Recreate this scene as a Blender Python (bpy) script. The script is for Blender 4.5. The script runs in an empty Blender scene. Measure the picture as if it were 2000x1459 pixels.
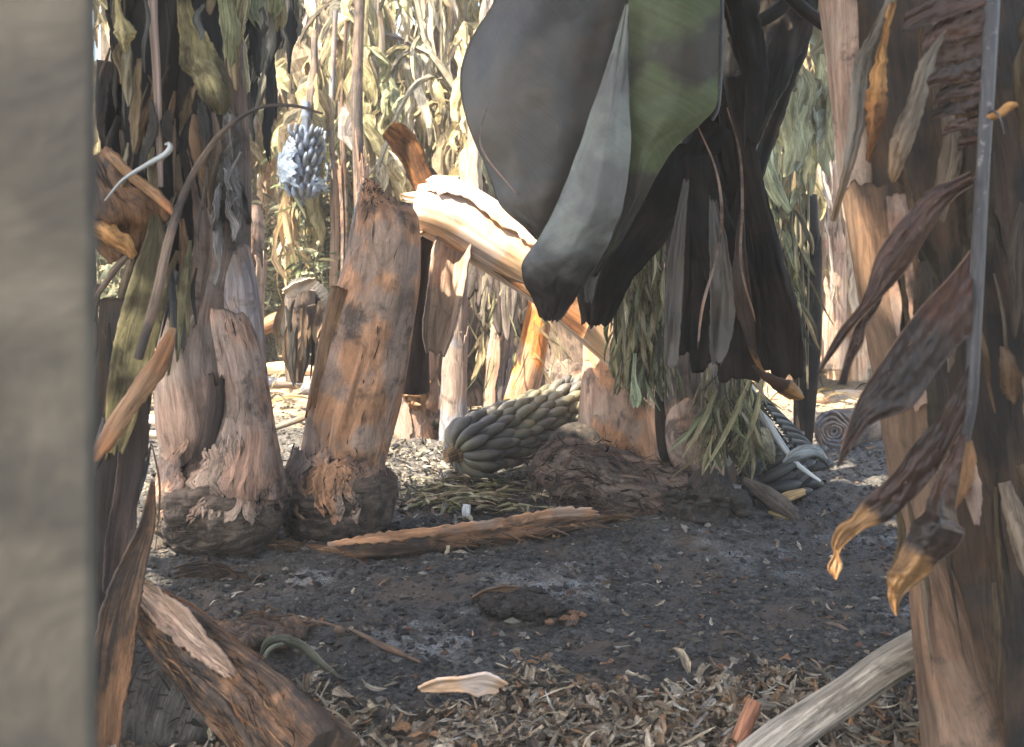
import bpy, math, random
import numpy as np
from mathutils import Vector

FPX, HC, HOR = 2200.0, 0.92, 480.0          # focal length in photo pixels, eye height, horizon row
PI = math.pi
RS = np.random.RandomState(7)
random.seed(7)
scene = bpy.context.scene
col = scene.collection

def P(px, py, d):                            # pixel + distance -> world point
    return ((px-1000)/FPX*d, d, HC-(py-HOR)/FPX*d)
def DG(py): return FPX*HC/(py-HOR)           # distance at which a pixel row meets flat ground
def G(px, py, up=0.0):
    p = P(px, py, DG(py)); return (p[0], p[1], p[2]+up)

# ------------------------------------------------------------------ noise
def _h(ix, iy, iz, s):
    ix, iy, iz = np.asarray(ix), np.asarray(iy), np.asarray(iz)
    h = (ix*73856093) ^ (iy*19349663) ^ (iz*83492791) ^ (s*2654435761 & 0x7fffffff)
    h = (h ^ (h >> 13))*1274126177 & 0xffffffff
    h = (h ^ (h >> 16))*2246822519 & 0xffffffff
    return ((h ^ (h >> 15)) & 0xffffff)/float(0xffffff)
def vn(p, s=0):
    p = np.asarray(p, float); i = np.floor(p).astype(np.int64); f = p-i; f = f*f*(3-2*f)
    x, y, z = i[..., 0], i[..., 1], i[..., 2]; fx, fy, fz = f[..., 0], f[..., 1], f[..., 2]
    def L(a, b, t): return a+(b-a)*t
    return L(L(L(_h(x, y, z, s), _h(x+1, y, z, s), fx), L(_h(x, y+1, z, s), _h(x+1, y+1, z, s), fx), fy),
             L(L(_h(x, y, z+1, s), _h(x+1, y, z+1, s), fx), L(_h(x, y+1, z+1, s), _h(x+1, y+1, z+1, s), fx), fy), fz)*2-1
def fbm(p, o=4, s=0, g=.5):
    p = np.asarray(p, float); a = 1.0; t = 0; n = 0
    for k in range(o):
        t = t+a*vn(p, s+k*17); n += a; a *= g; p = p*2.03+11.3
    return t/n
def st(*a): return np.stack(np.broadcast_arrays(*a), -1)

# ------------------------------------------------------------------ splines
def cr(ctrl, T):
    ctrl = np.asarray(ctrl, float); n = len(ctrl); T = np.asarray(T, float)
    x = np.clip(T, 0, 1)*(n-1); i = np.minimum(x.astype(int), n-2); f = (x-i)[..., None]
    g = lambda k: ctrl[np.clip(i+k, 0, n-1)]
    a, b, c, d = g(-1), g(0), g(1), g(2)
    a = np.where((i == 0)[..., None], 2*b-c, a); d = np.where((i == n-2)[..., None], 2*c-b, d)
    return .5*((2*b)+(-a+c)*f+(2*a-5*b+4*c-d)*f*f+(-a+3*b-3*c+d)*f**3)
def lin(ctrl, T):
    ctrl = np.asarray(ctrl, float); n = len(ctrl)
    x = np.clip(T, 0, 1)*(n-1); i = np.minimum(x.astype(int), n-2); f = (x-i)[..., None]
    return ctrl[i]*(1-f)+ctrl[i+1]*f
def surf(ctrl, V, U):                        # ctrl (n,m,3)
    ctrl = np.asarray(ctrl, float); n, m = ctrl.shape[:2]
    y = np.clip(V, 0, 1)*(n-1); j = np.minimum(y.astype(int), n-2); fy = (y-j)[..., None]
    x = np.clip(U, 0, 1)*(m-1); i = np.minimum(x.astype(int), m-2); fx = (x-i)[..., None]
    def w(f): return [.5*(-f+2*f*f-f**3), .5*(2-5*f*f+3*f**3), .5*(f+4*f*f-3*f**3), .5*(-f*f+f**3)]
    wy, wx = w(fy), w(fx); E = np.zeros((n+2, m+2, 3)); E[1:-1, 1:-1] = ctrl
    E[0, 1:-1] = 2*ctrl[0]-ctrl[1]; E[-1, 1:-1] = 2*ctrl[-1]-ctrl[-2]
    E[:, 0] = 2*E[:, 1]-E[:, 2]; E[:, -1] = 2*E[:, -2]-E[:, -3]
    out = 0
    for a in range(4):
        for b in range(4): out = out+wy[a]*wx[b]*E[j+a, i+b]
    return out
def nz(v): return v/np.maximum(np.linalg.norm(v, axis=-1, keepdims=True), 1e-9)

# ------------------------------------------------------------------ mesh builder
class MB:
    def __init__(s): s.V = []; s.F = []; s.U = []; s.N = []; s.C = []; s.n = 0
    def add(s, V, F, U=None, N=None, c=(1, 1, 1)):
        V = np.asarray(V, float).reshape(-1, 3); k = len(V)
        s.V.append(V); s.F.append(np.asarray(F, int)+s.n); s.n += k
        s.U.append(np.zeros((k, 2)) if U is None else np.asarray(U).reshape(-1, 2))
        s.N.append(np.zeros((k, 2)) if N is None else np.asarray(N).reshape(-1, 2))
        s.C.append(np.broadcast_to(np.asarray(c, float), (k, 3)))
        return s
    def grid(s, Pg, thick=0, c=(1, 1, 1), vv=None, flip=False, uo=None):
        n, m = Pg.shape[:2]
        du = np.linalg.norm(np.diff(Pg, axis=1), axis=-1).mean(0); dv = np.linalg.norm(np.diff(Pg, axis=0), axis=-1).mean(1)
        u = np.concatenate([[0], np.cumsum(du)]); v = np.concatenate([[0], np.cumsum(dv)])
        o = RS.rand(2)*9 if uo is None else np.array(uo)
        UV = st(np.broadcast_to(u[None], (n, m))+o[0], np.broadcast_to(v[:, None], (n, m))+o[1])
        NN = st(np.broadcast_to(np.linspace(0, 1, m)[None], (n, m)), np.broadcast_to(np.linspace(0, 1, n)[:, None], (n, m)) if vv is None else vv)
        I = np.arange(n*m).reshape(n, m)
        Q = np.stack([I[:-1, :-1], I[:-1, 1:], I[1:, 1:], I[1:, :-1]], -1).reshape(-1, 4)
        if flip: Q = Q[:, ::-1]
        cc = np.asarray(c, float)
        if cc.ndim == 3: cc = cc.reshape(-1, 3)
        if not thick: return s.add(Pg, Q, UV, NN, cc)
        gu = np.gradient(Pg, axis=1); gv = np.gradient(Pg, axis=0); Nn = nz(np.cross(gu, gv))
        A = Pg+Nn*thick/2; B = Pg-Nn*thick/2; k = n*m
        b = np.concatenate([I[0, :], I[1:, -1], I[-1, -2::-1], I[-2:0:-1, 0]]); b2 = np.roll(b, -1)
        S = np.stack([b, b+k, b2+k, b2], -1)
        F = np.concatenate([Q, Q[:, ::-1]+k, S])
        if cc.ndim == 2 and len(cc) == k: cc = np.concatenate([cc, cc])
        return s.add(np.concatenate([A.reshape(-1, 3), B.reshape(-1, 3)]), F, np.concatenate([UV.reshape(-1, 2)]*2), np.concatenate([NN.reshape(-1, 2)]*2), cc)
    def mesh(s, name, mat, base=(0, 0, 0), smooth=True):
        me = bpy.data.meshes.new(name)
        V = np.concatenate(s.V)-np.asarray(base); quads = [f for f in s.F if f.shape[1] == 4]; tris = [f for f in s.F if f.shape[1] == 3]
        q = np.concatenate(quads) if quads else np.zeros((0, 4), int); t = np.concatenate(tris) if tris else np.zeros((0, 3), int)
        nl = q.size+t.size; nf = len(q)+len(t)
        me.vertices.add(len(V)); me.vertices.foreach_set('co', V.ravel().astype(np.float32))
        me.loops.add(nl); me.polygons.add(nf)
        li = np.concatenate([q.ravel(), t.ravel()]).astype(np.int32)
        me.loops.foreach_set('vertex_index', li)
        ls = np.concatenate([np.arange(len(q))*4, q.size+np.arange(len(t))*3]).astype(np.int32)
        me.polygons.foreach_set('loop_start', ls)
        me.polygons.foreach_set('use_smooth', np.full(nf, smooth))
        U = np.concatenate(s.U)[li]; N = np.concatenate(s.N)[li]; Cc = np.concatenate(s.C)
        me.update(calc_edges=True)
        for nm, a in (('UVMap', U), ('nrm', N)):
            me.uv_layers.new(name=nm).data.foreach_set('uv', a.ravel().astype(np.float32))
        at = me.attributes.new('col', 'FLOAT_COLOR', 'POINT')
        at.data.foreach_set('color', np.concatenate([Cc, np.ones((len(Cc), 1))], 1).ravel().astype(np.float32))
        me.validate(); me.materials.append(mat)
        return me

def props(o, label=None, cat=None, group=None, kind=None):
    for k, v in (('label', label), ('category', cat), ('group', group), ('kind', kind)):
        if v: o[k] = v
    return o
def root(name, label, cat, base, group=None):
    o = bpy.data.objects.new(name, None); o.empty_display_size = .1; col.objects.link(o); o.location = base
    o['_b'] = base; return props(o, label, cat, group)
def part(name, mb, mat, r, label=None, smooth=True, kind=None):
    b = tuple(r['_b'])
    o = bpy.data.objects.new(name, mb.mesh(name, mat, b, smooth)); col.objects.link(o); o.parent = r
    if '_o' not in r: pass
    o['_b'] = b
    if label: o['label'] = label
    if kind: o['kind'] = kind
    return o
def solo(name, mb, mat, label=None, cat=None, group=None, kind=None, smooth=True):
    V = np.concatenate(mb.V); lo, hi = V.min(0), V.max(0); b = ((lo[0]+hi[0])/2, (lo[1]+hi[1])/2, lo[2])
    if kind == 'structure': b = (0, 0, 0)
    o = bpy.data.objects.new(name, mb.mesh(name, mat, b, smooth)); col.objects.link(o); o.location = b; o['_b'] = b
    return props(o, label, cat, group, kind)
def subpart(name, mb, mat, pr, label=None, smooth=True): return part(name, mb, mat, pr, label, smooth)

# ------------------------------------------------------------------ shapes
def path(pts):
    return np.array([list(P(p[0], p[1], p[2]))+[p[3]/FPX*p[2]] for p in pts])
def tube(mb, pts, n=48, m=36, a0=-PI, a1=PI, t0=0, t1=1, jag0=0, jag1=0, jf=5, off=0, flare=0, amp=.03, fs=25, fl=3, lump=.0, ls=5,
         ell=1, thick=0, sj=0, c=(1, 1, 1), s=1, caps=True, world=False, widen=0):
    W = np.array(pts, float) if world else path(pts)
    v = np.linspace(0, 1, n)[:, None]; u = np.linspace(0, 1, m)[None]
    cu = np.cos(a0+(a1-a0)*u)*jf; su = np.sin(a0+(a1-a0)*u)*jf
    j1 = fbm(st(cu, su, 0*cu+3.1), 4, s+5, .7)*.5+.5; j0 = fbm(st(cu, su, 0*cu+7.7), 4, s+9, .7)*.5+.5
    T = (t0+jag0*j0)+((t1-jag1*j1)-(t0+jag0*j0))*v
    A = a0+(a1-a0)*u+0*v
    if sj or widen:
        e0 = fbm(st(T*9, 0*T, 0*T), 4, s+21, .65)*sj+widen*(v-.5); e1 = fbm(st(T*9, 0*T+5, 0*T), 4, s+22, .65)*sj-widen*(v-.5)
        A = (a0+e0)+((a1+e1)-(a0+e0))*u
    C = cr(W, T); eps = .01; D = cr(W, np.minimum(T+eps, 1))[..., :3]-cr(W, np.maximum(T-eps, 0))[..., :3]; D = nz(D)
    F = np.array([0, -1.0, 0]); F = nz(F-(D*F).sum(-1, keepdims=True)*D); R = np.cross(D, F)
    rad = C[..., 3]; L = np.linalg.norm(np.diff(W[:, :3], axis=0), axis=1).sum()
    q = st(np.cos(A)*rad*fs, np.sin(A)*rad*fs, T*L*fl); q2 = st(np.cos(A)*rad*ls, np.sin(A)*rad*ls, T*L*ls)
    r = rad*(1+amp*fbm(q, 4, s)+lump*fbm(q2, 3, s+3))+off+flare*v**2
    Pg = C[..., :3]+r[..., None]*(np.cos(A)[..., None]*F*ell+np.sin(A)[..., None]*R)
    vv = np.broadcast_to(v, (n, m))
    mb.grid(Pg, thick, c, vv=vv)
    if caps and not thick and abs(a1-a0) > 6:
        for e, row, f in ((0, Pg[0], True), (1, Pg[-1], False)):
            cen = row.mean(0); K = np.stack([row+(cen-row)*k for k in (0, .3, .6, .92)])
            d = (Pg[1 if e == 0 else -2].mean(0)-cen); d = d/max(np.linalg.norm(d), 1e-6)
            K = K+d*(fbm(K*60, 3, s+4)[..., None]*.05*rad.mean())
            K = K+np.array([0, .1, .35, .25])[:, None, None]*d*rad.mean()*.3
            K[0] = row
            mb.grid(K, 0, c, vv=np.full(K.shape[:2], float(e)), flip=f)
    return Pg
def ribbon(mb, pts, tw0=0., tw1=0., cup=0., fold=0., n=26, m=7, wav=0., jag=.0, thick=.0015, c=(1, 1, 1), s=1, world=False, tipj=.1, ws=9, wr=.16):
    W = np.array(pts, float) if world else path(pts)
    v = np.linspace(0, 1, n)[:, None]; u = np.linspace(-1, 1, m)[None]
    T = v*(1-tipj*(fbm(st(u*3, 0*u, 0*u), 3, s+2)*.5+.5))
    C = cr(W, T); D = nz(cr(W, np.minimum(T+.01, 1))[..., :3]-cr(W, np.maximum(T-.01, 0))[..., :3])
    V = nz(C[..., :3]-np.array([0, 0, HC])) if not world else nz(D*0+np.array([.15, 1, -.1]))
    S = nz(np.cross(V, D)); N = np.cross(D, S)
    a = tw0+(tw1-tw0)*T
    S2 = S*np.cos(a)[..., None]+N*np.sin(a)[..., None]; N2 = np.cross(D, S2)
    if n*m < 60: hw = C[..., 3]*(1+jag*vn(st(T*7, u*.7+0*T, 0*T+s), s+1)); wr = 0
    else:
        Lm = np.linalg.norm(np.diff(W[:, :3], axis=0), axis=1).sum()
        hw = C[..., 3]*(1+jag*fbm(st(T*7, u*.7+0*T, 0*T+s), 4, s+1, .65)+jag*.9*fbm(st(T*Lm*90, np.sign(u)+0*T, 0*T+s), 3, s+4, .7)*abs(u)**2)
    nn = (cup*u*u+fold*abs(u))*hw+(wav*(vn if n*m < 60 else lambda q, s_: fbm(q, 3, s_))(st(T*ws*.6, u*1.3+0*T, 0*T+s*.37), s))*C[..., 3]
    if wr: nn = nn+wr*C[..., 3]*fbm(st(T*3.5, u*4.5+0*T, 0*T+s*.7), 4, s+6, .6)+min(wr*2, .3)*.006*fbm(st(T*Lm*18, u*C[..., 3]*60, 0*T+s), 3, s+8)
    Pg = C[..., :3]+S2*(u*hw)[..., None]+N2*nn[..., None]
    mb.grid(Pg, thick, c); return Pg
def panel(mb, rows, d, k=1., n=40, m=24, jt=0., jb=0., sj=0., amp=.004, fs=40, fl=4, thick=.006, c=(1, 1, 1), s=1, jf=4, dd=0.):
    """a curved sheath wall: rows of (xl,yl,xr,yr) in pixels, bulging towards the viewer"""
    us = np.linspace(-1, 1, 7); ctrl = []
    for i, r in enumerate(rows):
        de = d+dd*i/(len(rows)-1) if not len(r) > 4 else r[4]
        hw = abs(r[2]-r[0])/2/FPX*de; row = []
        for u in us:
            x = (r[0]+r[2])/2+np.sin(u*PI/2)*(r[2]-r[0])/2; y = (r[1]+r[3])/2+np.sin(u*PI/2)*(r[3]-r[1])/2
            row.append(P(x, y, de-k*hw*math.cos(u*PI/2)))
        ctrl.append(row)
    v = np.linspace(0, 1, n)[:, None]; u = np.linspace(0, 1, m)[None]
    a = fbm(st(u*jf, 0*u, 0*u+s), 4, s+5, .7)*.5+.5; b = fbm(st(u*jf, 0*u+4, 0*u+s), 4, s+6, .7)*.5+.5
    V = jt*a+(1-jb*b-jt*a)*v
    e = fbm(st(V*6, 0*V, 0*V+s), 4, s+7, .65)*sj; g = fbm(st(V*6, 0*V+6, 0*V+s), 4, s+8, .65)*sj
    U = (sj*.5+e)+((1-sj*.5+g)-(sj*.5+e))*u
    Pg = surf(np.array(ctrl), V, U)
    N = nz(np.cross(np.gradient(Pg, axis=1), np.gradient(Pg, axis=0)))
    w = np.linalg.norm(Pg[:, -1]-Pg[:, 0], axis=-1).mean(); L = np.linalg.norm(Pg[-1, 0]-Pg[0, 0])
    Pg = Pg+N*(amp*fbm(st(U*w*fs, V*L*fl, 0*U+s), 4, s+11))[..., None]
    mb.grid(Pg, thick, c, flip=True); return Pg
def sheet(mb, rows, n=50, m=30, amp=.004, fx=10, fy=10, thick=.0016, c=(1, 1, 1), s=1, jb=0., jf=5, smooth=True):
    ctrl = np.array([[P(*q) for q in r] for r in rows])
    v = np.linspace(0, 1, n)[:, None]; u = np.linspace(0, 1, m)[None]
    V = v*(1-jb*(fbm(st(u*jf, 0*u, 0*u+s), 4, s+5, .7)*.5+.5)); U = u+0*v
    Pg = surf(ctrl, V, U); N = nz(np.cross(np.gradient(Pg, axis=1), np.gradient(Pg, axis=0)))
    Pg = Pg+N*(amp*fbm(st(U*fx, V*fy, 0*U+s), 4, s))[..., None]
    mb.grid(Pg, thick, c, flip=True); return Pg
def row(y, xl, xr, d, bow=0., k=5, tilt=0., yl=None, yr=None):
    """one row of a sheet from xl to xr; bow = depth swing in metres, tilt = depth right minus left"""
    yl = y if yl is None else yl; yr = y if yr is None else yr
    return [(xl+(xr-xl)*t, yl+(yr-yl)*t, d-bow*math.sin(t*PI)+tilt*(t-.5)) for t in np.linspace(0, 1, k)]
def scatter(mb, Pg, n, L, w, lift, pal, along=1., jit=.35, vr=(0, 1), ur=(.15, .85), k=5, dark=(.6, 1.2)):
    """loose fibres and flakes lying on the surface Pg"""
    h, m = Pg.shape[:2]; j = ((vr[0]+(vr[1]-vr[0])*RS.rand(n))*(h-2)).astype(int); i = ((ur[0]+(ur[1]-ur[0])*RS.rand(n))*(m-2)).astype(int)
    p = Pg[j, i]; tv = nz(Pg[j+1, i]-p); tu = nz(Pg[j, i+1]-p); nn = nz(np.cross(tu, tv)); cen = Pg.mean(1)[j]; sg = np.sign(((p-cen)*nn).sum(-1, keepdims=True)); nn = nn*np.where(sg == 0, 1, sg)
    if along < .5: tv, tu = tu, tv
    a = RS.randn(n, 1)*jit; D = tv*np.cos(a)+tu*np.sin(a); S = tu*np.cos(a)-tv*np.sin(a)
    Ls = (L[0]+(L[1]-L[0])*RS.rand(n, 1)**2); ws = w[0]+(w[1]-w[0])*RS.rand(n, 1)**2
    t = np.linspace(-.5, .5, k)[None, :, None]; end = (RS.rand(n, 1, 1) < .5)
    up = lift*(RS.rand(n, 1, 1)**1.5)*(.25+np.where(end, (t+.5)**2, (.5-t)**2)*2)+.0015
    C = p[:, None]+D[:, None]*Ls[:, None]*t+nn[:, None]*up+S[:, None]*(RS.randn(n, 1, 1)*.12*Ls[:, None]*t*t*4)
    wd = ws[:, None]*(1-abs(t)*1.7)*(.6+.8*RS.rand(n, k, 1))+.0004
    tw = RS.randn(n, 1, 1)*.4; off = S[:, None]*np.cos(tw)+nn[:, None]*np.sin(tw)
    V = np.stack([C-off*wd*.5, C+off*wd*.5], 2).reshape(-1, 3)
    b = (np.arange(n)*2*k)[:, None]+(np.arange(k-1)*2)[None]; F = np.stack([b, b+1, b+3, b+2], -1).reshape(-1, 4)
    pal = np.array(pal); c = pal[RS.randint(len(pal), size=n)]*(dark[0]+(dark[1]-dark[0])*RS.rand(n, 1))
    UV = np.stack([np.tile(np.array([0, .01]), n*k)+np.repeat(RS.rand(n)*9, 2*k), np.tile(np.repeat(np.linspace(0, .05, k), 2), n)], -1)
    mb.add(V, F, UV, None, np.repeat(c, 2*k, 0))
def fibres(r, Pg, n, L, w, lift, pal, **k):
    mb = MB(); scatter(mb, Pg, n, L, w, lift, pal, **k); return part('loose_fibre', mb, M['dry'], r, kind='stuff')
def edges(mb, A, B, d, fold=.0, bow=.3, n=90, m=18, jag=.05, amp=.004, s=1, c=(1, 1, 1), d2=None, thick=.001, side=.0):
    """leaf strip spanned between two edge lines given in pixels, depth d (to d2), folded along its middle"""
    A = np.array(A, float); B = np.array(B, float); t = np.linspace(0, 1, n)[:, None]; u = np.linspace(0, 1, m)[None]; d2 = d if d2 is None else d2
    def arc(Q):
        l = np.concatenate([[0], np.cumsum(np.linalg.norm(np.diff(Q, axis=0), axis=1))]); l /= l[-1]; tt = np.linspace(0, 1, n)
        ii = np.interp(tt, l, np.linspace(0, 1, len(Q))); return cr(Q, ii)
    a, b = arc(A), arc(B); ja = jag*fbm(st(t[:, 0]*30, 0*t[:, 0], 0*t[:, 0]+s), 4, s, .65); jb = jag*fbm(st(t[:, 0]*30, 0*t[:, 0]+9, 0*t[:, 0]+s), 4, s, .65)
    ab = b-a; a2, b2 = a+ab*ja[:, None], b+ab*jb[:, None]
    XY = a2[:, None]*(1-u[..., None])+b2[:, None]*u[..., None]; w = np.linalg.norm(ab, axis=1)[:, None]/FPX*d
    D = d+(d2-d)*t+w*(side*(u-.5)*2-fold*(1-abs(2*u-1))-bow*np.sin(u*PI)*.5)+amp*fbm(st(t*6, u*5, 0*u+s), 4, s+3)+amp*.4*fbm(st(t*30, u*9, 0*u+s), 3, s+4)
    mb.grid(np.stack([(XY[..., 0]-1000)/FPX*D, D, HC-(XY[..., 1]-HOR)/FPX*D], -1), thick, c, flip=True)
def chunk(mb, c, r, sq=(1, 1, 1), n=9, m=14, amp=.35, fs=2.2, s=0, colr=(1, 1, 1)):
    th = np.linspace(0, PI, n)[:, None]; ph = np.linspace(0, 2*PI, m)[None]
    D = st(np.sin(th)*np.cos(ph), np.sin(th)*np.sin(ph), np.cos(th)+0*ph)
    R = r*(1+amp*fbm(D*fs+s*3.3, 4, s, .6))
    mb.grid(np.asarray(c)+D*R[..., None]*np.asarray(sq), 0, colr)

# ------------------------------------------------------------------ materials
def lum(c, k): return tuple(x*k for x in c)
def mat(name, c1, c2, c3=None, char=None, camt=0., su=70, sv=3.5, pscale=6, rough=.8, bump=.8, transl=0., vcol=False, end=None, end0=None,
        spec=.3, cscale=9, dist=.6, bd=.007, coat=0., c3amt=.5, contrast=.25, rot=0., vary=.55, crack=.5, iso=0, orand=0.):
    m = bpy.data.materials.new(name); m.use_nodes = True; T = m.node_tree; N = T.nodes; L = T.links; N.clear()
    def nd(t, **k):
        x = N.new(t)
        for a, b in k.items(): setattr(x, a, b)
        return x
    out = nd('ShaderNodeOutputMaterial'); bs = nd('ShaderNodeBsdfPrincipled')
    bs.inputs['Roughness'].default_value = rough; bs.inputs['Specular IOR Level'].default_value = spec; bs.inputs['Coat Weight'].default_value = coat
    uv = nd('ShaderNodeUVMap', uv_map='UVMap'); mp = nd('ShaderNodeMapping'); mp.inputs['Scale'].default_value = (su, sv, 1)
    if rot: mp.vector_type = 'TEXTURE'; mp.inputs['Scale'].default_value = (1/su, 1/sv, 1); mp.inputs['Rotation'].default_value = (0, 0, rot)
    L.new(uv.outputs[0], mp.inputs[0])
    na = nd('ShaderNodeTexNoise'); na.inputs['Scale'].default_value = 1; na.inputs['Detail'].default_value = 7; na.inputs['Roughness'].default_value = .62; na.inputs['Distortion'].default_value = dist
    L.new(mp.outputs[0], na.inputs['Vector'])
    tc = nd('ShaderNodeNewGeometry')
    nb = nd('ShaderNodeTexNoise'); nb.inputs['Scale'].default_value = cscale; nb.inputs['Detail'].default_value = 8; nb.inputs['Roughness'].default_value = .65; nb.inputs['Distortion'].default_value = .4
    L.new(tc.outputs['Position'], nb.inputs['Vector'])
    nc = nd('ShaderNodeTexNoise'); nc.inputs['Scale'].default_value = pscale; nc.inputs['Detail'].default_value = 4; L.new(tc.outputs['Position'], nc.inputs['Vector'])
    def mr(src, a, b, c=0, d=1, sm=True):
        x = nd('ShaderNodeMapRange', interpolation_type='SMOOTHSTEP' if sm else 'LINEAR'); L.new(src, x.inputs[0])
        for i, vv in enumerate((a, b, c, d)): x.inputs[i+1].default_value = vv
        return x.outputs[0]
    def mix(f, a, b, bt='MIX'):
        x = nd('ShaderNodeMix', data_type='RGBA', blend_type=bt)
        if isinstance(f, float): x.inputs[0].default_value = f
        else: L.new(f, x.inputs[0])
        for i, q in ((6, a), (7, b)):
            if isinstance(q, tuple): x.inputs[i].default_value = (*q, 1)
            else: L.new(q, x.inputs[i])
        return x.outputs[2]
    h = contrast
    mp2 = nd('ShaderNodeMapping'); mp2.inputs['Scale'].default_value = (iso, iso, 1) if iso else (su*.4, sv*1.1, 1); L.new(uv.outputs[0], mp2.inputs[0])
    ne = nd('ShaderNodeTexNoise'); ne.inputs['Scale'].default_value = 1; ne.inputs['Detail'].default_value = 9; ne.inputs['Roughness'].default_value = .7; ne.inputs['Distortion'].default_value = 1.0; L.new(mp2.outputs[0], ne.inputs['Vector'])
    cc = mix(mr(na.outputs['Fac'], .5-h*.45, .5+h*.45), c1, c2)
    if c3: cc = mix(mr(nc.outputs['Fac'], .56-.25*c3amt, .66-.2*c3amt), cc, c3)
    nr = nd('ShaderNodeUVMap', uv_map='nrm'); sp = nd('ShaderNodeSeparateXYZ'); L.new(nr.outputs[0], sp.inputs[0])
    def vmask(e):
        colr, a, b = e
        ad = nd('ShaderNodeMath', operation='MULTIPLY_ADD'); L.new(nb.outputs['Fac'], ad.inputs[0]); ad.inputs[1].default_value = .5; L.new(sp.outputs[1], ad.inputs[2])
        sb = nd('ShaderNodeMath', operation='SUBTRACT'); L.new(ad.outputs[0], sb.inputs[0]); sb.inputs[1].default_value = .25
        return mr(sb.outputs[0], a, b)
    if end: cc = mix(vmask(end), cc, mix(mr(na.outputs['Fac'], .3, .7), lum(end[0], .65), lum(end[0], 1.15)))
    if end0: cc = mix(vmask(end0), cc, end0[0])
    if camt:
        mm = nd('ShaderNodeMath', operation='MULTIPLY_ADD'); L.new(ne.outputs['Fac'], mm.inputs[0]); mm.inputs[1].default_value = .6; L.new(nb.outputs['Fac'], mm.inputs[2])
        cc = mix(mr(mm.outputs[0], .93-camt*.28, 1.12-camt*.28, 0, .88), cc, char or (.025, .022, .02))
    if vary:
        v1 = nd('ShaderNodeMapRange'); L.new(ne.outputs['Fac'], v1.inputs[0]); v1.inputs[1].default_value = .36; v1.inputs[2].default_value = .64; v1.inputs[3].default_value = 1-vary; v1.inputs[4].default_value = 1+vary*.7
        if crack:
            s1 = nd('ShaderNodeMath', operation='SUBTRACT'); L.new(na.outputs['Fac'], s1.inputs[0]); s1.inputs[1].default_value = .5
            s3 = nd('ShaderNodeMath', operation='ABSOLUTE'); L.new(s1.outputs[0], s3.inputs[0])
            s4 = nd('ShaderNodeMath', operation='MULTIPLY'); L.new(mr(s3.outputs[0], 0, .028, 1-crack, 1), s4.inputs[0]); L.new(v1.outputs[0], s4.inputs[1]); v1 = s4
        vx = nd('ShaderNodeVectorMath', operation='SCALE'); L.new(cc, vx.inputs[0]); L.new(v1.outputs[0], vx.inputs['Scale']); cc = vx.outputs[0]
    if vcol:
        at = nd('ShaderNodeAttribute', attribute_name='col'); cc = mix(1.0, cc, at.outputs['Color'], 'MULTIPLY')
    if orand:
        oi = nd('ShaderNodeObjectInfo'); o1 = nd('ShaderNodeMapRange'); L.new(oi.outputs['Random'], o1.inputs[0]); o1.inputs[3].default_value = 1-orand; o1.inputs[4].default_value = 1+orand
        ox = nd('ShaderNodeVectorMath', operation='SCALE'); L.new(cc, ox.inputs[0]); L.new(o1.outputs[0], ox.inputs['Scale']); cc = ox.outputs[0]
    L.new(cc, bs.inputs['Base Color'])
    if bump:
        s2 = nd('ShaderNodeMath', operation='ADD'); L.new(na.outputs['Fac'], s2.inputs[0]); L.new(ne.outputs['Fac'], s2.inputs[1])
        bp = nd('ShaderNodeBump'); bp.inputs['Strength'].default_value = bump; bp.inputs['Distance'].default_value = bd; L.new(s2.outputs[0], bp.inputs['Height']); L.new(bp.outputs[0], bs.inputs['Normal'])
    if transl:
        tr = nd('ShaderNodeBsdfTranslucent'); L.new(cc, tr.inputs[0]); ms = nd('ShaderNodeMixShader'); ms.inputs[0].default_value = transl
        L.new(bs.outputs[0], ms.inputs[1]); L.new(tr.outputs[0], ms.inputs[2]); L.new(ms.outputs[0], out.inputs[0])
    else: L.new(bs.outputs[0], out.inputs[0])
    return m

CH = (.022, .02, .019)
M = {}
M['stump'] = mat('burnt_stump_skin', (.56, .29, .16), (.38, .19, .10), (.33, .225, .17), (.04, .032, .027), .5, su=34, sv=4, cscale=7, c3amt=.35, bump=.6, crack=.22, contrast=.32)
M['stumpbase'] = mat('charred_corm', (.12, .085, .063), (.035, .027, .023), (.15, .108, .08), CH, .6, su=22, sv=36, bump=1, bd=.014, end=((.20, .125, .09), .55, 1.15))
M['mauve'] = mat('grey_mauve_sheath', (.34, .29, .28), (.20, .16, .155), (.28, .20, .16), CH, .35, su=60, sv=3, crack=.22, contrast=.32)
M['brown'] = mat('brown_sheath', (.37, .215, .145), (.23, .13, .09), (.28, .20, .16), (.035, .028, .025), .58, su=60, sv=4, crack=.22, contrast=.32)
M['umber'] = mat('umber_inner_sheath', (.17, .11, .085), (.10, .064, .05), (.13, .10, .085), CH, .35, su=50, sv=3, crack=.25)
M['dbrown'] = mat('dark_inner_sheath', (.06, .038, .03), (.03, .021, .018), None, CH, .35, su=60, sv=4, crack=.22, contrast=.32)
M['pinkbrown'] = mat('pinkish_sheath', (.42, .27, .195), (.28, .17, .12), (.38, .27, .20), CH, .3, su=55, sv=3, crack=.22, contrast=.32)
M['fresh'] = mat('fresh_broken_stem', (.84, .66, .54), (.76, .54, .42), (.74, .46, .27), CH, .05, su=45, sv=1.6, rough=.5, bump=.25, spec=.5, coat=.1, crack=.22, contrast=.32)  # paleness of the stem's sunlit top is put into this colour
M['orange'] = mat('orange_sheath', (.29, .12, .045), (.15, .062, .028), (.24, .13, .065), CH, .2, su=60, sv=3, rough=.6)
M['orangeleaf'] = mat('orange_dry_leaf', (.26, .105, .035), (.10, .045, .022), (.40, .20, .075), CH, .35, su=45, sv=6, transl=.2)
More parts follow.
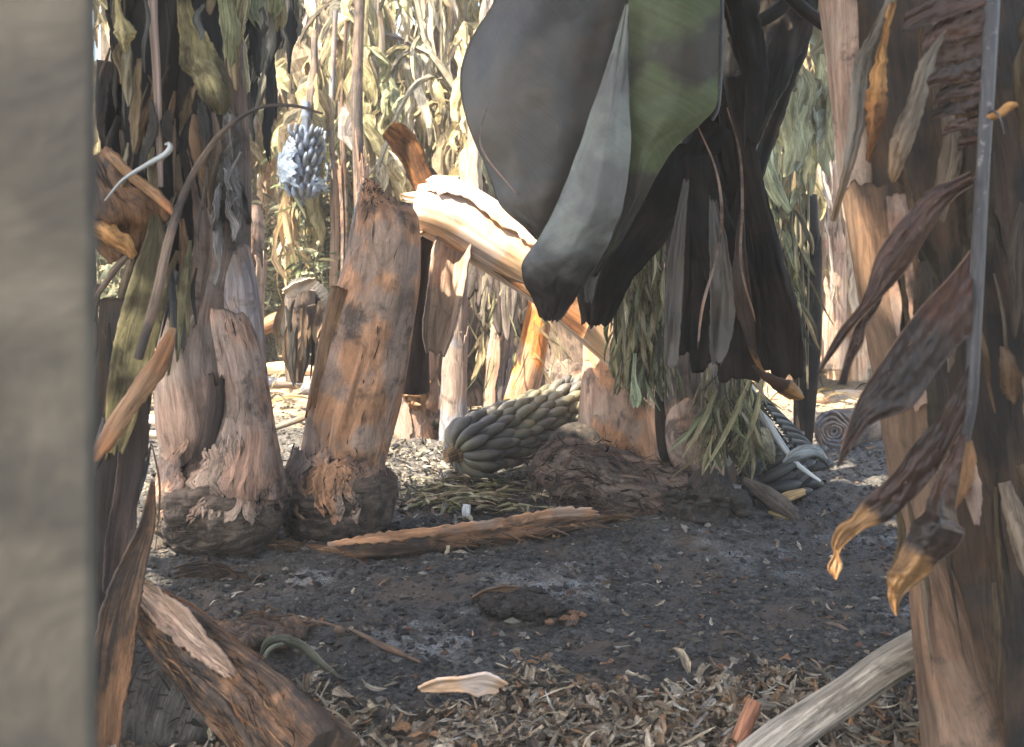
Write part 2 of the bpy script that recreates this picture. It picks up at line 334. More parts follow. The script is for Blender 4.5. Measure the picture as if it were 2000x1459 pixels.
M['leafdark'] = mat('scorched_leaf', (.046, .039, .034), (.032, .028, .025), (.056, .043, .032), None, 0, su=3, sv=120, iso=9, rot=.75, vary=.15, crack=0, contrast=.6, rough=.55, bump=.5, bd=.002, transl=.03, spec=.5)
M['leafblack'] = mat('blackened_leaf', (.010, .009, .009), (.004, .004, .0045), (.020, .014, .011), None, 0, su=90, sv=4, rough=.6, bump=.5, bd=.003, transl=.02, spec=.16)
M['leafgrey'] = mat('grey_leaf_underside', (.20, .205, .175), (.165, .17, .15), (.125, .12, .11), None, 0, su=3, sv=110, iso=9, rot=.55, vary=.15, crack=0, contrast=.6, rough=.5, bump=.5, bd=.002, transl=.05, c3amt=.6, pscale=5, end=((.018, .015, .014), .42, .84))
M['leafgreen'] = mat('green_leaf', (.135, .155, .075), (.10, .12, .058), (.075, .065, .052), None, 0, su=3, sv=110, iso=9, rot=.6, vary=.2, crack=0, contrast=.6, rough=.5, bump=.25, bd=.002, transl=.35, c3amt=.45, pscale=5, end=((.045, .04, .032), .62, .95))
M['leafred'] = mat('reddish_brown_leaf', (.034, .022, .017), (.022, .015, .013), (.046, .023, .016), None, 0, su=60, sv=5, rough=.5, bump=.3, bd=.002, transl=.15, end=((.27, .14, .055), .66, .74))
M['leafred2'] = mat('reddish_brown_split_leaf', (.034, .022, .017), (.022, .015, .013), (.05, .024, .016), None, 0, su=60, sv=5, rough=.5, bump=.3, bd=.002, transl=.15)
M['leafpale'] = mat('pale_grey_leaf', (.22, .205, .175), (.15, .125, .10), (.20, .16, .12), None, 0, su=50, sv=3, rough=.6, transl=.3, end=((.24, .145, .075), .6, 1.0))
M['leafyellow'] = mat('yellowed_leaf', (.66, .54, .28), (.44, .36, .17), (.14, .11, .06), None, 0, su=60, sv=5, rough=.6, transl=.5, c3amt=.3)
M['olive'] = mat('olive_dry_leaf', (.95, .95, .95), (.62, .6, .58), None, None, 0, su=90, sv=5, transl=.25, vcol=True)
M['dry'] = mat('dry_leaf', (1, 1, 1), (.68, .64, .6), None, (.2, .15, .1), .1, su=80, sv=5, transl=.3, vcol=True)
M['litter'] = mat('litter_leaf', (1, 1, 1), (.6, .55, .5), None, (.12, .1, .09), .3, su=120, sv=14, transl=.1, vcol=True, cscale=40)
M['crumb'] = mat('charcoal_crumb', (1, 1, 1), (.5, .5, .5), None, None, 0, su=90, sv=90, vcol=True, bump=.8)
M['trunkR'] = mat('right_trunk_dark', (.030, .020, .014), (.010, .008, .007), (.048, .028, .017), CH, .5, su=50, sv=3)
M['tan'] = mat('tan_sheath', (.19, .108, .062), (.10, .055, .034), (.145, .09, .058), (.03, .022, .018), .4, su=60, sv=4, cscale=12, crack=.22, contrast=.32)
M['rib'] = mat('dark_grey_midrib', (.075, .072, .075), (.045, .042, .045), None, (.25, .22, .2), .12, su=90, sv=3, rough=.5, cscale=60)
M['rib2'] = mat('pinkish_midrib', (.36, .25, .20), (.25, .17, .13), None, None, 0, su=150, sv=1, rough=.55)
M['bark'] = mat('fibrous_bark', (.15, .085, .05), (.045, .03, .022), (.22, .11, .055), CH, .6, c3amt=.3, su=90, sv=5, bump=1, bd=.008)
M['palewood'] = mat('weathered_wood', (.36, .31, .25), (.19, .155, .12), (.30, .26, .21), (.04, .032, .025), .3, su=110, sv=4, bump=.8, bd=.005)
M['redwood'] = mat('reddish_wood', (.44, .20, .11), (.31, .13, .075), None, None, 0, su=90, sv=4)
M['char'] = mat('charred_log', (.055, .05, .045), (.02, .018, .018), (.09, .08, .07), CH, .4, su=16, sv=70, bump=1, bd=.012)
M['charlog'] = mat('charred_brown_log', (.15, .095, .07), (.065, .046, .038), (.18, .13, .10), (.03, .026, .024), .55, su=30, sv=10, bump=1, bd=.015, cscale=12)
M['clod'] = mat('charred_clod', (.03, .026, .023), (.06, .045, .035), None, CH, .3, su=60, sv=60, bump=1, bd=.01)
M['banana'] = mat('scorched_banana_skin', (.098, .090, .078), (.072, .066, .060), (.118, .108, .070), (.03, .026, .024), .35, su=30, sv=4, rough=.52, bump=.2, spec=.4, end=((.05, .043, .038), .84, 1.0), crack=.1, vary=.3, orand=.28)
M['bananadark'] = mat('shaded_banana_skin', (.04, .04, .038), (.02, .02, .02), None, None, 0, su=30, sv=4, rough=.5, crack=.1, orand=.3)  # darker copy of the banana skin, for the bunch in shade
M['vivid'] = mat('vivid_orange_sheath', (.62, .22, .05), (.42, .13, .03), (.40, .22, .13), CH, .3, su=50, sv=3, crack=.25)
M['bluefruit'] = mat('dusty_blue_banana_skin', (.13, .15, .18), (.07, .08, .095), (.16, .20, .27), None, 0, su=30, sv=4, rough=.6, pscale=16, crack=.1)
M['stalk'] = mat('bunch_stalk', (.25, .15, .07), (.12, .07, .04), None, CH, .2)
M['ribbed'] = mat('ribbed_torn_skin', (.36, .26, .19), (.16, .10, .07), (.26, .17, .12), CH, .25, su=130, sv=2.5, crack=.6)
M['concrete'] = mat('weathered_concrete', (.098, .083, .064), (.084, .071, .055), (.064, .055, .044), (.058, .051, .041), .3, vary=.18, crack=0, iso=16, su=9, sv=7, pscale=14, cscale=18, bump=.3, contrast=.35)
M['bluebag'] = mat('blue_plastic', (.17, .24, .34), (.24, .29, .37), None, None, 0, su=30, sv=30, rough=.35, transl=.35, spec=.5)
M['tag'] = mat('white_tag', (.62, .62, .6), (.55, .55, .52), None, None, 0, bump=0)
M['ribwhite'] = mat('pale_midrib', (.42, .42, .40), (.30, .30, .28), None, None, 0, su=60, sv=2, rough=.5)
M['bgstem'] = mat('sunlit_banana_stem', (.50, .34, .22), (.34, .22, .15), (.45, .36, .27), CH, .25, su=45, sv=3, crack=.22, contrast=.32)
M['bgdark'] = mat('dark_background_stem', (.11, .08, .065), (.05, .04, .036), (.16, .11, .08), CH, .4, su=45, sv=3)
M['bluegrey'] = mat('bluish_grey_stem', (.24, .24, .26), (.15, .15, .165), (.24, .18, .15), CH, .2, su=45, sv=3, crack=.22, contrast=.32)
M['twig'] = mat('grey_green_twig', (.9, .9, .9), (.6, .6, .6), None, None, 0, su=60, sv=3, vcol=True, transl=.3)

# ------------------------------------------------------------------ ground
def hgt(x, y):
    x = np.asarray(x, float); y = np.asarray(y, float)
    z = .03*fbm(st(x*1.3, y*1.3, 0*x), 3, 40)+.028*fbm(st(x*5, y*5, 0*x), 4, 41)+.017*fbm(st(x*24, y*24, 0*x), 3, 42)
    bank = np.clip((y-8.6)/3.2, 0, 1); bank = bank*bank*(3-2*bank)
    lump = .035*np.exp(-(((x-.02)/.35)**2+((y-3.1)/.18)**2))+.05*np.exp(-(((x-.4)/.45)**2+((y-3.55)/.2)**2))
    return z+lump+bank*(1.55+.25*fbm(st(x*.5, y*.5, 0*x), 3, 44)+.1*fbm(st(x*3, y*3, 0*x), 3, 45))
def axis(lo, hi, fine, far, g):
    a = list(np.arange(lo, hi, fine)); s = fine
    while a[-1] < far: s *= g; a.append(a[-1]+s)
    return a
ys = np.array(axis(1.75, 6.6, .011, 400, 1.06)); ys = np.concatenate([[-60, -20, -8, -3, 0, .8, 1.3, 1.55], ys])
xp = axis(0, 2.3, .012, 400, 1.09); xs = np.array([-v for v in xp[:0:-1]]+xp)
X, Y = np.meshgrid(xs, ys)
mb = MB(); mb.grid(np.stack([X, Y, hgt(X, Y)], -1), uo=(0, 0))
gm = bpy.data.materials.new('burnt_soil'); gm.use_nodes = True
def ground_mat(m):
    T = m.node_tree; N = T.nodes; L = T.links; bs = N['Principled BSDF']; bs.inputs['Roughness'].default_value = .95; bs.inputs['Specular IOR Level'].default_value = .15
    g = N.new('ShaderNodeNewGeometry')
    def noise(sc, det, ro=.6, di=0.):
        x = N.new('ShaderNodeTexNoise'); x.inputs['Scale'].default_value = sc; x.inputs['Detail'].default_value = det; x.inputs['Roughness'].default_value = ro; x.inputs['Distortion'].default_value = di; L.new(g.outputs['Position'], x.inputs['Vector']); return x.outputs['Fac']
    def mr(src, a, b):
        x = N.new('ShaderNodeMapRange'); x.interpolation_type = 'SMOOTHSTEP'; L.new(src, x.inputs[0]); x.inputs[1].default_value = a; x.inputs[2].default_value = b; return x.outputs[0]
    def mix(f, a, b):
        x = N.new('ShaderNodeMix'); x.data_type = 'RGBA'; L.new(f, x.inputs[0])
        for i, q in ((6, a), (7, b)):
            if isinstance(q, tuple): x.inputs[i].default_value = (*q, 1)
            else: L.new(q, x.inputs[i])
        return x.outputs[2]
    c = mix(mr(noise(70, 6, .7), .3, .7), (.016, .016, .016), (.12, .112, .102))
    c = mix(mr(noise(4.5, 5, .6, .5), .48, .64), c, (.11, .085, .068))
    c = mix(mr(noise(240, 3, .7), .62, .72), c, (.20, .18, .16))
    c = mix(mr(noise(2.6, 6, .65), .53, .70), c, mix(mr(noise(120, 4), .35, .6), (.12, .118, .115), (.34, .33, .315)))   # ash
    sp = N.new('ShaderNodeSeparateXYZ'); L.new(g.outputs['Position'], sp.inputs[0])
    ma = N.new('ShaderNodeMath'); ma.operation = 'MULTIPLY_ADD'; L.new(noise(1.4, 5), ma.inputs[0]); ma.inputs[1].default_value = 3.0; L.new(sp.outputs[1], ma.inputs[2])
    grey = mix(mr(noise(45, 6, .7), .35, .65), (.06, .056, .053), (.17, .155, .14))
    c = mix(mr(ma.outputs[0], 4.9, 6.0), c, grey)
    sand = mix(mr(noise(9, 6, .65), .35, .7), (.50, .38, .25), (.36, .27, .18))
    c = mix(mr(ma.outputs[0], 7.2, 8.4), c, sand)
    L.new(c, bs.inputs['Base Color'])
    ad = N.new('ShaderNodeMath'); ad.operation = 'ADD'; L.new(noise(60, 6, .7), ad.inputs[0]); L.new(noise(180, 4, .7), ad.inputs[1])
    bp = N.new('ShaderNodeBump'); bp.inputs['Strength'].default_value = 1; bp.inputs['Distance'].default_value = .012; L.new(ad.outputs[0], bp.inputs['Height']); L.new(bp.outputs[0], bs.inputs['Normal'])
ground_mat(gm)
solo('ground', mb, gm, kind='structure')

# crumbs of charcoal and ash (uncountable)
def octas(n, ys_, xs_, size, pal, pw, flat=.6):
    mb = MB(); y = ys_; x = xs_; z = hgt(x, y)
    o = np.array([[1, 0, 0], [-1, 0, 0], [0, 1, 0], [0, -1, 0], [0, 0, 1], [0, 0, -1]], float)
    Ft = np.array([[0, 2, 4], [2, 1, 4], [1, 3, 4], [3, 0, 4], [2, 0, 5], [1, 2, 5], [3, 1, 5], [0, 3, 5]])
    V = o[None]*(.6+.8*RS.rand(n, 6, 1))+.25*RS.randn(n, 6, 3); V[..., 2] *= flat
    a = RS.rand(n)*6.28; ca, sa = np.cos(a)[:, None], np.sin(a)[:, None]
    V = np.stack([V[..., 0]*ca-V[..., 1]*sa, V[..., 0]*sa+V[..., 1]*ca, V[..., 2]], -1)*size[:, None, None]
    V += np.stack([x, y, z+size*.3], -1)[:, None]
    F = (Ft[None]+(np.arange(n)*6)[:, None, None]).reshape(-1, 3)
    ci = RS.choice(len(pal), n, p=np.array(pw)/sum(pw)); c = np.array(pal)[ci]*(.7+.6*RS.rand(n, 1))
    mb.add(V, F, RS.rand(n*6, 2)*3, None, np.repeat(c, 6, 0)); return mb
n = 60000
yy = 1.8+4.8*RS.rand(n)**1.25; xx = (RS.rand(n)*2-1)*(.55*yy+.1)
sz = .0025+.011*RS.rand(n)**4.5
solo('charcoal_crumbs', octas(n, yy, xx, sz, [(.04, .04, .04), (.085, .08, .076), (.15, .125, .10), (.34, .3, .25), (.2, .1, .06)], [26, 40, 22, 8, 4]), M['crumb'],
     'loose charcoal, ash and soil crumbs strewn over the burnt ground', 'debris', kind='stuff', smooth=False)

# dry leaf litter
PALD = [tuple(v*.66 for v in q) for q in [(.62, .50, .35), (.52, .40, .27), (.40, .26, .16), (.74, .62, .47), (.30, .21, .14), (.46, .41, .34), (.12, .09, .07), (.10, .08, .06), (.56, .31, .16), (.66, .55, .40)]]
def flakes(n, fx, size, pal=PALD, asp=(1.3, 4), curl=.5, lift=.012, tilt=.45):
    mb = MB()
    for i in range(n):
        x, y = fx(); s = size(); L = s*random.uniform(*asp); a = random.uniform(0, 6.28)
        u, v = np.meshgrid(np.linspace(-1, 1, 3), np.linspace(-1, 1, 5))
        w = s*.5*(1-random.uniform(.1, .9)*abs(v)**random.uniform(1.3, 5))*(.6+.9*RS.rand(5, 1))
        cu = random.uniform(-curl, curl); cl = random.uniform(-curl, curl)
        Q = np.stack([u*w+.15*s*RS.randn(5, 1)*.5, v*L*.5, cu*w*u*u*1.3+cl*L*.35*v*v+.06*s*RS.randn(5, 3)], -1)
        tx, ty = random.gauss(0, tilt), random.gauss(0, tilt)
        Rm = np.array(__import__('mathutils').Euler((tx, ty, a)).to_matrix())
        Q = Q@Rm.T; z = float(hgt(x, y))
        Q += np.array([x, y, z+lift*random.random()-min(Q[..., 2].min(), 0)*.6+.002])
        c = np.array(random.choice(pal))*random.uniform(.65, 1.2)
        mb.grid(Q, 0, c)
    return mb
def band():
    while True:
        y = random.uniform(1.85, 2.75); x = random.uniform(-.95, 1.0)
        edge = 2.27+.07*math.sin(x*5)+.07*math.sin(x*13+1)
        p = 1 if y < edge-.12 else max(0, 1-(y-edge+.12)/.28)**2
        if random.random() < p and not (x < -.36-.55*(y-2.0) and y < 2.35 and random.random() < .9): return x, y
solo('leaf_litter', flakes(11000, band, lambda: random.choice([.003, .004, .005, .007, .008, .010, .013, .018])*random.uniform(.7, 1.2), lift=.02, curl=.8, tilt=.4, asp=(1.2, 3.8)), M['litter'],
     'crumpled tan and brown dry leaf litter along the near edge of the ground', 'leaf litter', kind='stuff', smooth=False)
solo('flattened_leaf_litter', flakes(60, band, lambda: random.uniform(.025, .045), asp=(1.3, 2.6), curl=.35, tilt=.22, lift=.02), M['litter'],
     'larger flattened dry leaf pieces lying among the near litter', 'leaf litter', kind='stuff', smooth=False)
solo('straw_shreds', flakes(1100, band, lambda: random.uniform(.003, .007), pal=[(.50, .42, .30), (.38, .30, .20), (.26, .19, .13), (.42, .38, .32)], asp=(6, 16), curl=.5, tilt=.25, lift=.03), M['litter'],
     'long straw shreds over the near leaf litter', 'straw', kind='stuff', smooth=False)
def wide():
    y = 1.9+4.6*random.random()**1.1; return random.uniform(-.5, .5)*y, y
solo('straw_bits', flakes(2200, wide, lambda: random.choice([.003, .004, .006, .009])*random.uniform(.8, 1.4), asp=(2, 6), lift=.01, tilt=.3), M['litter'],
     'small pale straw and leaf bits scattered over burnt soil', 'straw', kind='stuff')
def midz():
    return random.gauss(-.33, .33), random.gauss(4.5, .45)
solo('ashy_straw', flakes(900, midz, lambda: random.uniform(.006, .018), pal=[(.30, .28, .25), (.22, .20, .17), (.36, .32, .25), (.10, .095, .09)], asp=(1.5, 6), lift=.015), M['litter'],
     'grey ash and pale straw around the fallen banana bunch', 'straw', kind='stuff')

def mk(fn, *a, **k):
    mb = MB(); fn(mb, *a, **k); return mb
def gp(px, py, d): p = P(px, py, d); return (p[0], p[1], float(hgt(p[0], p[1])))

# ================================================================== concrete post at the left edge
mb = MB()
def boxgrid(mb, x0, x1, y0, y1, z0, z1, nz_=40, r=.006, am=.0012):
    pts = []
    for (cx, cy, a0) in ((x1-r, y0+r, -90), (x1-r, y1-r, 0), (x0+r, y1-r, 90), (x0+r, y0+r, 180)):
        for k in range(5): a = math.radians(a0+22.5*k); pts.append((cx+r*math.cos(a), cy+r*math.sin(a)))
    pts.append(pts[0]); pts = np.array(pts); z = np.linspace(z0, z1, nz_)
    Pg = np.stack([np.broadcast_to(pts[None, :, 0], (nz_, len(pts))), np.broadcast_to(pts[None, :, 1], (nz_, len(pts))), np.broadcast_to(z[:, None], (nz_, len(pts)))], -1).copy()
    Pg[..., :2] += am*fbm(Pg*30, 3, 3)[..., None]; mb.grid(Pg)
    top = Pg[-1]; cen = top.mean(0); mb.grid(np.stack([top, top+(cen-top)*.5, top+(cen-top)*.98]))
boxgrid(mb, -.06, .06, -.05, .05, -.05, 1.9, 60)
a_ = math.radians(33); V_ = [v.copy() for v in mb.V]
mb.V = [np.stack([v[:, 0]*math.cos(a_)-v[:, 1]*math.sin(a_)-.2645, v[:, 0]*math.sin(a_)+v[:, 1]*math.cos(a_)+.52, v[:, 2]], -1) for v in V_]
solo('concrete_post', mb, M['concrete'], 'blurred weathered beige concrete post filling the left edge, very close', 'post')

# ================================================================== standing plant with swollen base, left of centre
r = root('banana_plant', 'banana plant with peeling mauve and brown trunk and round swollen base, left of leaning stump', 'banana plant', gp(435, 1060, 3.5), 'banana plants in the burnt plot')
part('corm', mk(tube, [(440, 1092, 3.5, 50), (440, 1070, 3.5, 84), (440, 1040, 3.5, 116), (438, 1000, 3.5, 133), (436, 960, 3.5, 131), (434, 920, 3.5, 114), (432, 880, 3.5, 92)], n=110, m=120, amp=.22, fs=16, fl=14, lump=.22, ls=9, s=3), M['stumpbase'], r)
FIB = [(.13, .09, .065), (.05, .038, .03), (.20, .14, .095), (.03, .025, .022)]
mb = MB(); Pg = tube(mb, [(440, 1092, 3.5, 50), (440, 1070, 3.5, 84), (440, 1040, 3.5, 116), (438, 1000, 3.5, 133), (436, 960, 3.5, 131), (434, 920, 3.5, 114), (432, 880, 3.5, 92)], n=60, m=70, amp=.10, fs=12, fl=40, lump=.10, ls=14, s=3)
fibres(r, Pg, 500, (.02, .07), (.001, .005), .007, FIB, along=0, jit=.8, ur=(.1, .9))
part('trunk', mk(tube, [(436, 985, 3.5, 96), (430, 900, 3.5, 84), (421, 800, 3.5, 76), (413, 700, 3.5, 72), (418, 600, 3.5, 62), (438, 500, 3.5, 50), (444, 380, 3.5, 46), (440, 250, 3.5, 44), (432, 60, 3.5, 40), (430, -300, 3.5, 36), (430, -480, 3.5, 26)], n=140, m=40, amp=.06, fs=22, s=4), M['umber'], r)
part('sheath', mk(panel, [(392, 478, 480, 455), (393, 560, 498, 540), (398, 640, 512, 620), (400, 700, 520, 720), (440, 780, 533, 800), (480, 860, 545, 880), (500, 930, 556, 930)], 3.5, .9, jt=.05, jb=.1, sj=.04, s=5), M['mauve'], r, 'smooth grey mauve outer sheath')
part('sheath', mk(panel, [(394, 590, 470, 600), (396, 640, 500, 650), (405, 720, 520, 740), (412, 800, 532, 810), (390, 880, 545, 880), (366, 925, 556, 930), (352, 962, 560, 955), (350, 1000, 556, 990)], 3.45, .85, n=70, m=40, jt=.06, jb=.12, sj=.05, amp=.008, s=6), M['brown'], r, 'ragged brown sheath with sooty patches')
part('sheath', mk(panel, [(325, 590, 336, 590), (310, 660, 352, 660), (303, 740, 372, 740), (304, 820, 398, 815), (312, 870, 400, 860), (320, 915, 386, 900), (330, 945, 360, 930)], 3.42, .8, n=60, m=24, sj=.03, s=8), M['pinkbrown'], r, 'pointed pinkish brown sheath folded over the left side')
part('sheath', mk(panel, [(300, 690, 330, 700), (304, 780, 350, 780), (310, 860, 356, 860), (312, 920, 366, 920), (312, 955, 352, 950), (316, 985, 340, 980)], 3.46, .8, jb=.15, s=9), M['pinkbrown'], r)
part('sheath', mk(panel, [(444, 815, 456, 815), (434, 850, 470, 850), (424, 890, 484, 890), (416, 930, 496, 930), (408, 965, 500, 965)], 3.375, .5, sj=.05, s=10), M['mauve'], r, 'pale inner sheath in the split')
part('sheath', mk(panel, [(408, 700, 440, 690), (404, 780, 436, 790), (390, 850, 424, 860), (372, 920, 408, 930), (362, 955, 398, 965)], 3.385, .7, jt=.2, sj=.1, amp=.006, s=11), M['dbrown'], r)
mb = MB(); Pg = panel(mb, [(394, 590, 470, 600), (396, 640, 500, 650), (405, 720, 520, 740), (412, 800, 532, 810), (390, 880, 545, 880), (366, 925, 556, 930), (352, 962, 560, 955), (350, 1000, 556, 990)], 3.447, .85, n=70, m=40, s=6)
fibres(r, Pg, 90, (.02, .08), (.001, .006), .004, [(.22, .13, .09), (.13, .08, .055), (.05, .04, .035), (.28, .20, .15)], jit=.12, ur=(.05, .95))
for k, (a, b, m_) in enumerate([(-1.45, -.35, 'brown'), (-.2, .7, 'pinkbrown'), (.6, 1.5, 'brown')]):
    part('sheath', mk(tube, [(439, 1035, 3.5, 127), (437, 985, 3.5, 136), (434, 930, 3.5, 122), (430, 860, 3.5, 106), (425, 800, 3.5, 98)], n=60, m=30, a0=a, a1=b, jag0=.6, jag1=.45, jf=7, sj=.25, thick=.005, amp=.08, s=170+k, caps=False), M[m_], r)
mb = MB()
for i in range(26):        # wilted grey shreds round the upper stem
    x = random.uniform(395, 475); y = random.uniform(170, 400); L = random.uniform(70, 190); d = 3.5-random.uniform(.04, .16)
    a = [(x+random.uniform(-6, 6), y, d, 4)]
    for k in range(1, 5): x += random.uniform(-14, 14); a.append((x, y+L*k/4, d-random.uniform(-.03, .03), random.uniform(7, 19)*(1-.12*k)))
    ribbon(mb, a, random.uniform(-1, 1), random.uniform(-1, 1.4), cup=random.uniform(-.6, .6), jag=.5, s=i, c=[(.22, .21, .20), (.30, .28, .27), (.14, .13, .12), (.20, .17, .13)][i % 4], wav=.5)
part('dead_leaf', mb, M['dry'], r, 'wilted grey leaf shreds curled round the upper stem')
mb = MB()
for i, (x, y0, y1, w) in enumerate([(440, -160, 150, 30), (470, -160, 110, 26), (500, -160, 70, 24), (410, -160, 90, 26), (455, -120, 205, 18), (530, -160, 60, 22), (548, -160, 90, 16), (418, 60, 230, 16), (486, 20, 210, 12), (380, -160, 60, 22)]):
    d = 3.2+.04*i; q = [(x+random.uniform(-14, 14)+(430-x)*.25*(1-k/4), y0+(y1-y0)*k/4, d, w*(.7, 1, 1.05, .8, .25)[k]) for k in range(5)]
    ribbon(mb, q, random.uniform(-.8, .3), random.uniform(-.3, 1.2), cup=.4, fold=.2, jag=.3, s=i+30, wav=.5, c=[(.42, .42, .24), (.50, .43, .26), (.34, .38, .26), (.55, .50, .34), (.30, .22, .13)][i % 5], tipj=.25)
part('dead_leaf', mb, M['dry'], r, 'yellow green hanging leaf strips at the top')
mb = MB()
for i in range(34):        # black fringe leaning right of the crown
    x = random.uniform(455, 590); y = random.uniform(-260, 120)-(x-455)*.2; L = random.uniform(110, 260); d = 3.6+random.uniform(-.15, .35)
    sl = random.uniform(-.35, .1); q = [(x+sl*L*k/4+random.uniform(-5, 5), y+L*k/4, d, random.uniform(6, 15)*(.6, 1, 1, .8, .15)[k]) for k in range(5)]
    ribbon(mb, q, random.uniform(-.8, .8), random.uniform(-.8, .8), cup=.3, jag=.4, s=i+60, c=(.03, .033, .036) if i % 4 else (.25, .24, .2))
part('dead_leaf', mb, M['dry'], r, 'blackened fringe of split leaf')

# ================================================================== leaning cut stump
r = root('banana_stump', 'leaning orange-brown scorched banana stump with a slanting cut top and dark round base', 'stump', gp(665, 1040, 3.65), 'burnt banana stumps')
part('corm', mk(tube, [(664, 1078, 3.65, 44), (664, 1058, 3.65, 74), (664, 1025, 3.65, 99), (663, 985, 3.65, 108), (658, 945, 3.65, 102), (655, 905, 3.65, 84), (655, 880, 3.65, 70)], n=110, m=120, amp=.22, fs=16, fl=14, lump=.22, ls=9, s=13), M['stumpbase'], r)
mb = MB(); Pg = tube(mb, [(664, 1078, 3.65, 44), (664, 1058, 3.65, 74), (664, 1025, 3.65, 99), (663, 985, 3.65, 108), (658, 945, 3.65, 102), (655, 905, 3.65, 84), (655, 880, 3.65, 70)], n=60, m=70, amp=.10, fs=12, fl=40, lump=.09, ls=14, s=13)
fibres(r, Pg, 450, (.02, .07), (.001, .005), .007, FIB, along=0, jit=.8, ur=(.1, .9))
part('trunk', mk(tube, [(664, 960, 3.66, 76), (668, 880, 3.66, 75), (680, 800, 3.66, 77), (700, 700, 3.67, 78), (722, 600, 3.68, 72), (742, 500, 3.69, 62), (752, 440, 3.69, 56), (757, 392, 3.69, 50)], n=110, m=56, amp=.045, lump=.06, ls=7, s=15, caps=True), M['stump'], r)
part('sheath', mk(panel, [(716, 346, 726, 350), (702, 378, 768, 392), (694, 430, 812, 412), (680, 500, 822, 470), (662, 570, 820, 545), (640, 650, 806, 640), (620, 730, 795, 720), (604, 800, 780, 790), (592, 860, 764, 850), (590, 905, 752, 905), (600, 935, 744, 940)], 3.67, 1.0, n=130, m=60, jt=.015, jb=.04, sj=.015, amp=.010, s=16), M['stump'], r, 'scorched orange skin peeling in sooty patches')
mb = MB(); Pg = panel(mb, [(716, 346, 726, 350), (702, 378, 768, 392), (694, 430, 812, 412), (680, 500, 822, 470), (662, 570, 820, 545), (640, 650, 806, 640), (620, 730, 795, 720), (604, 800, 780, 790), (592, 860, 764, 850), (590, 905, 752, 905), (600, 935, 744, 940)], 3.665, 1.0, n=130, m=60, jt=.015, jb=.04, sj=.015, amp=.010, s=16)
fibres(r, Pg, 90, (.015, .07), (.001, .006), .004, [(.30, .16, .09), (.18, .10, .06), (.05, .04, .035), (.38, .24, .14)], jit=.12, ur=(.05, .95))
fibres(r, Pg, 130, (.01, .035), (.002, .005), .012, [(.03, .025, .022), (.08, .06, .05)], jit=.4, vr=(0, .16), ur=(.05, .95))
for k, (a, b, m_) in enumerate([(-1.5, -.5, 'brown'), (-.4, .5, 'stump'), (.4, 1.5, 'brown')]):
    part('sheath', mk(tube, [(664, 1030, 3.65, 101), (662, 985, 3.65, 110), (658, 940, 3.65, 103), (662, 890, 3.66, 90), (668, 830, 3.66, 86)], n=60, m=30, a0=a, a1=b, jag0=.65, jag1=.4, jf=7, sj=.25, thick=.005, amp=.08, s=180+k, caps=False), M[m_], r)
part('sheath', mk(panel, [(652, 545, 684, 552), (630, 640, 672, 640), (612, 720, 660, 720), (600, 790, 640, 790), (592, 850, 620, 850)], 3.60, .7, jt=.06, jb=.3, sj=.10, amp=.006, s=17), M['orange'], r, 'thin bright orange strip curling off the left side')
part('sheath', mk(panel, [(708, 360, 722, 352), (692, 420, 712, 420), (676, 500, 700, 500), (656, 570, 684, 570)], 3.66, .5, sj=.08, s=18), M['bluegrey'], r, 'grey edge of the cut top')

# ================================================================== broken stem leaning right, its sunlit top painted cream
r = root('broken_banana_stem', 'snapped bright cream and orange banana stem slanting down right behind the leaning stump', 'fallen stem', gp(1140, 700, 4.2))
part('stem', mk(tube, [(812, 402, 3.95, 50), (850, 410, 3.95, 58), (900, 432, 3.96, 60), (980, 482, 3.98, 60), (1060, 532, 4.0, 60), (1140, 592, 4.05, 62), (1230, 670, 4.1, 64), (1330, 760, 4.2, 64)], n=90, m=48, amp=.02, s=21), M['fresh'], r)
part('sheath', mk(panel, [(822, 440, 838, 392), (850, 458, 860, 400), (900, 490, 912, 440), (980, 540, 1000, 490), (1060, 598, 1080, 545), (1140, 660, 1160, 610)], 3.92, .55, n=60, m=20, jt=.05, sj=.04, s=22), M['orange'], r, 'orange underside sheath')
part('sheath', mk(tube, [(800, 385, 3.93, 36), (850, 402, 3.95, 60), (900, 426, 3.96, 63), (980, 476, 3.98, 63), (1060, 526, 4.0, 63)], n=60, m=24, a0=-2.4, a1=-.5, jag1=.3, jag0=.2, sj=.3, off=.004, thick=.005, s=23, caps=False), M['fresh'], r, 'upper sheath torn at the break, cream for its sunlit top')
mb = MB()
for i in range(12):
    a = random.uniform(-.5, 1.1); q = [(826+random.uniform(-8, 18), 385+6*i, 3.90, 7), (800+random.uniform(-6, 10)+i, 382+7*i+a*8, 3.89, 6), (776+random.uniform(-4, 24)+i*1.5, 384+6*i+a*16, 3.88, 1.5)]
    ribbon(mb, q, random.uniform(-1, 1), random.uniform(-1, 1), n=10, m=4, jag=.4, s=i, thick=.003)
part('torn_fibre', mb, M['fresh'], r)
part('hanging_sheath', mk(ribbon, [(892, 462, 3.93, 34), (882, 520, 3.92, 37), (872, 590, 3.91, 34), (860, 650, 3.91, 30), (852, 700, 3.91, 16)], .15, .3, cup=-.7, jag=.06, thick=.008, s=24, tipj=.1, n=40, m=16), M['pinkbrown'], r, 'channelled pinkish sheath hanging from the break')
part('upper_sheath', mk(ribbon, [(755, 252, 3.9, 22), (780, 275, 3.9, 27), (802, 305, 3.9, 24), (820, 345, 3.9, 22), (840, 375, 3.9, 18)], .5, -.2, cup=.5, jag=.15, thick=.005, s=25, m=12), M['orangeleaf'], r, 'orange brown flap sticking up from the break')
part('inner_stem', mk(tube, [(832, 430, 3.98, 24), (818, 520, 4.0, 20), (812, 640, 4.05, 26), (806, 760, 4.1, 34)], n=40, m=20, s=26), M['dbrown'], r)

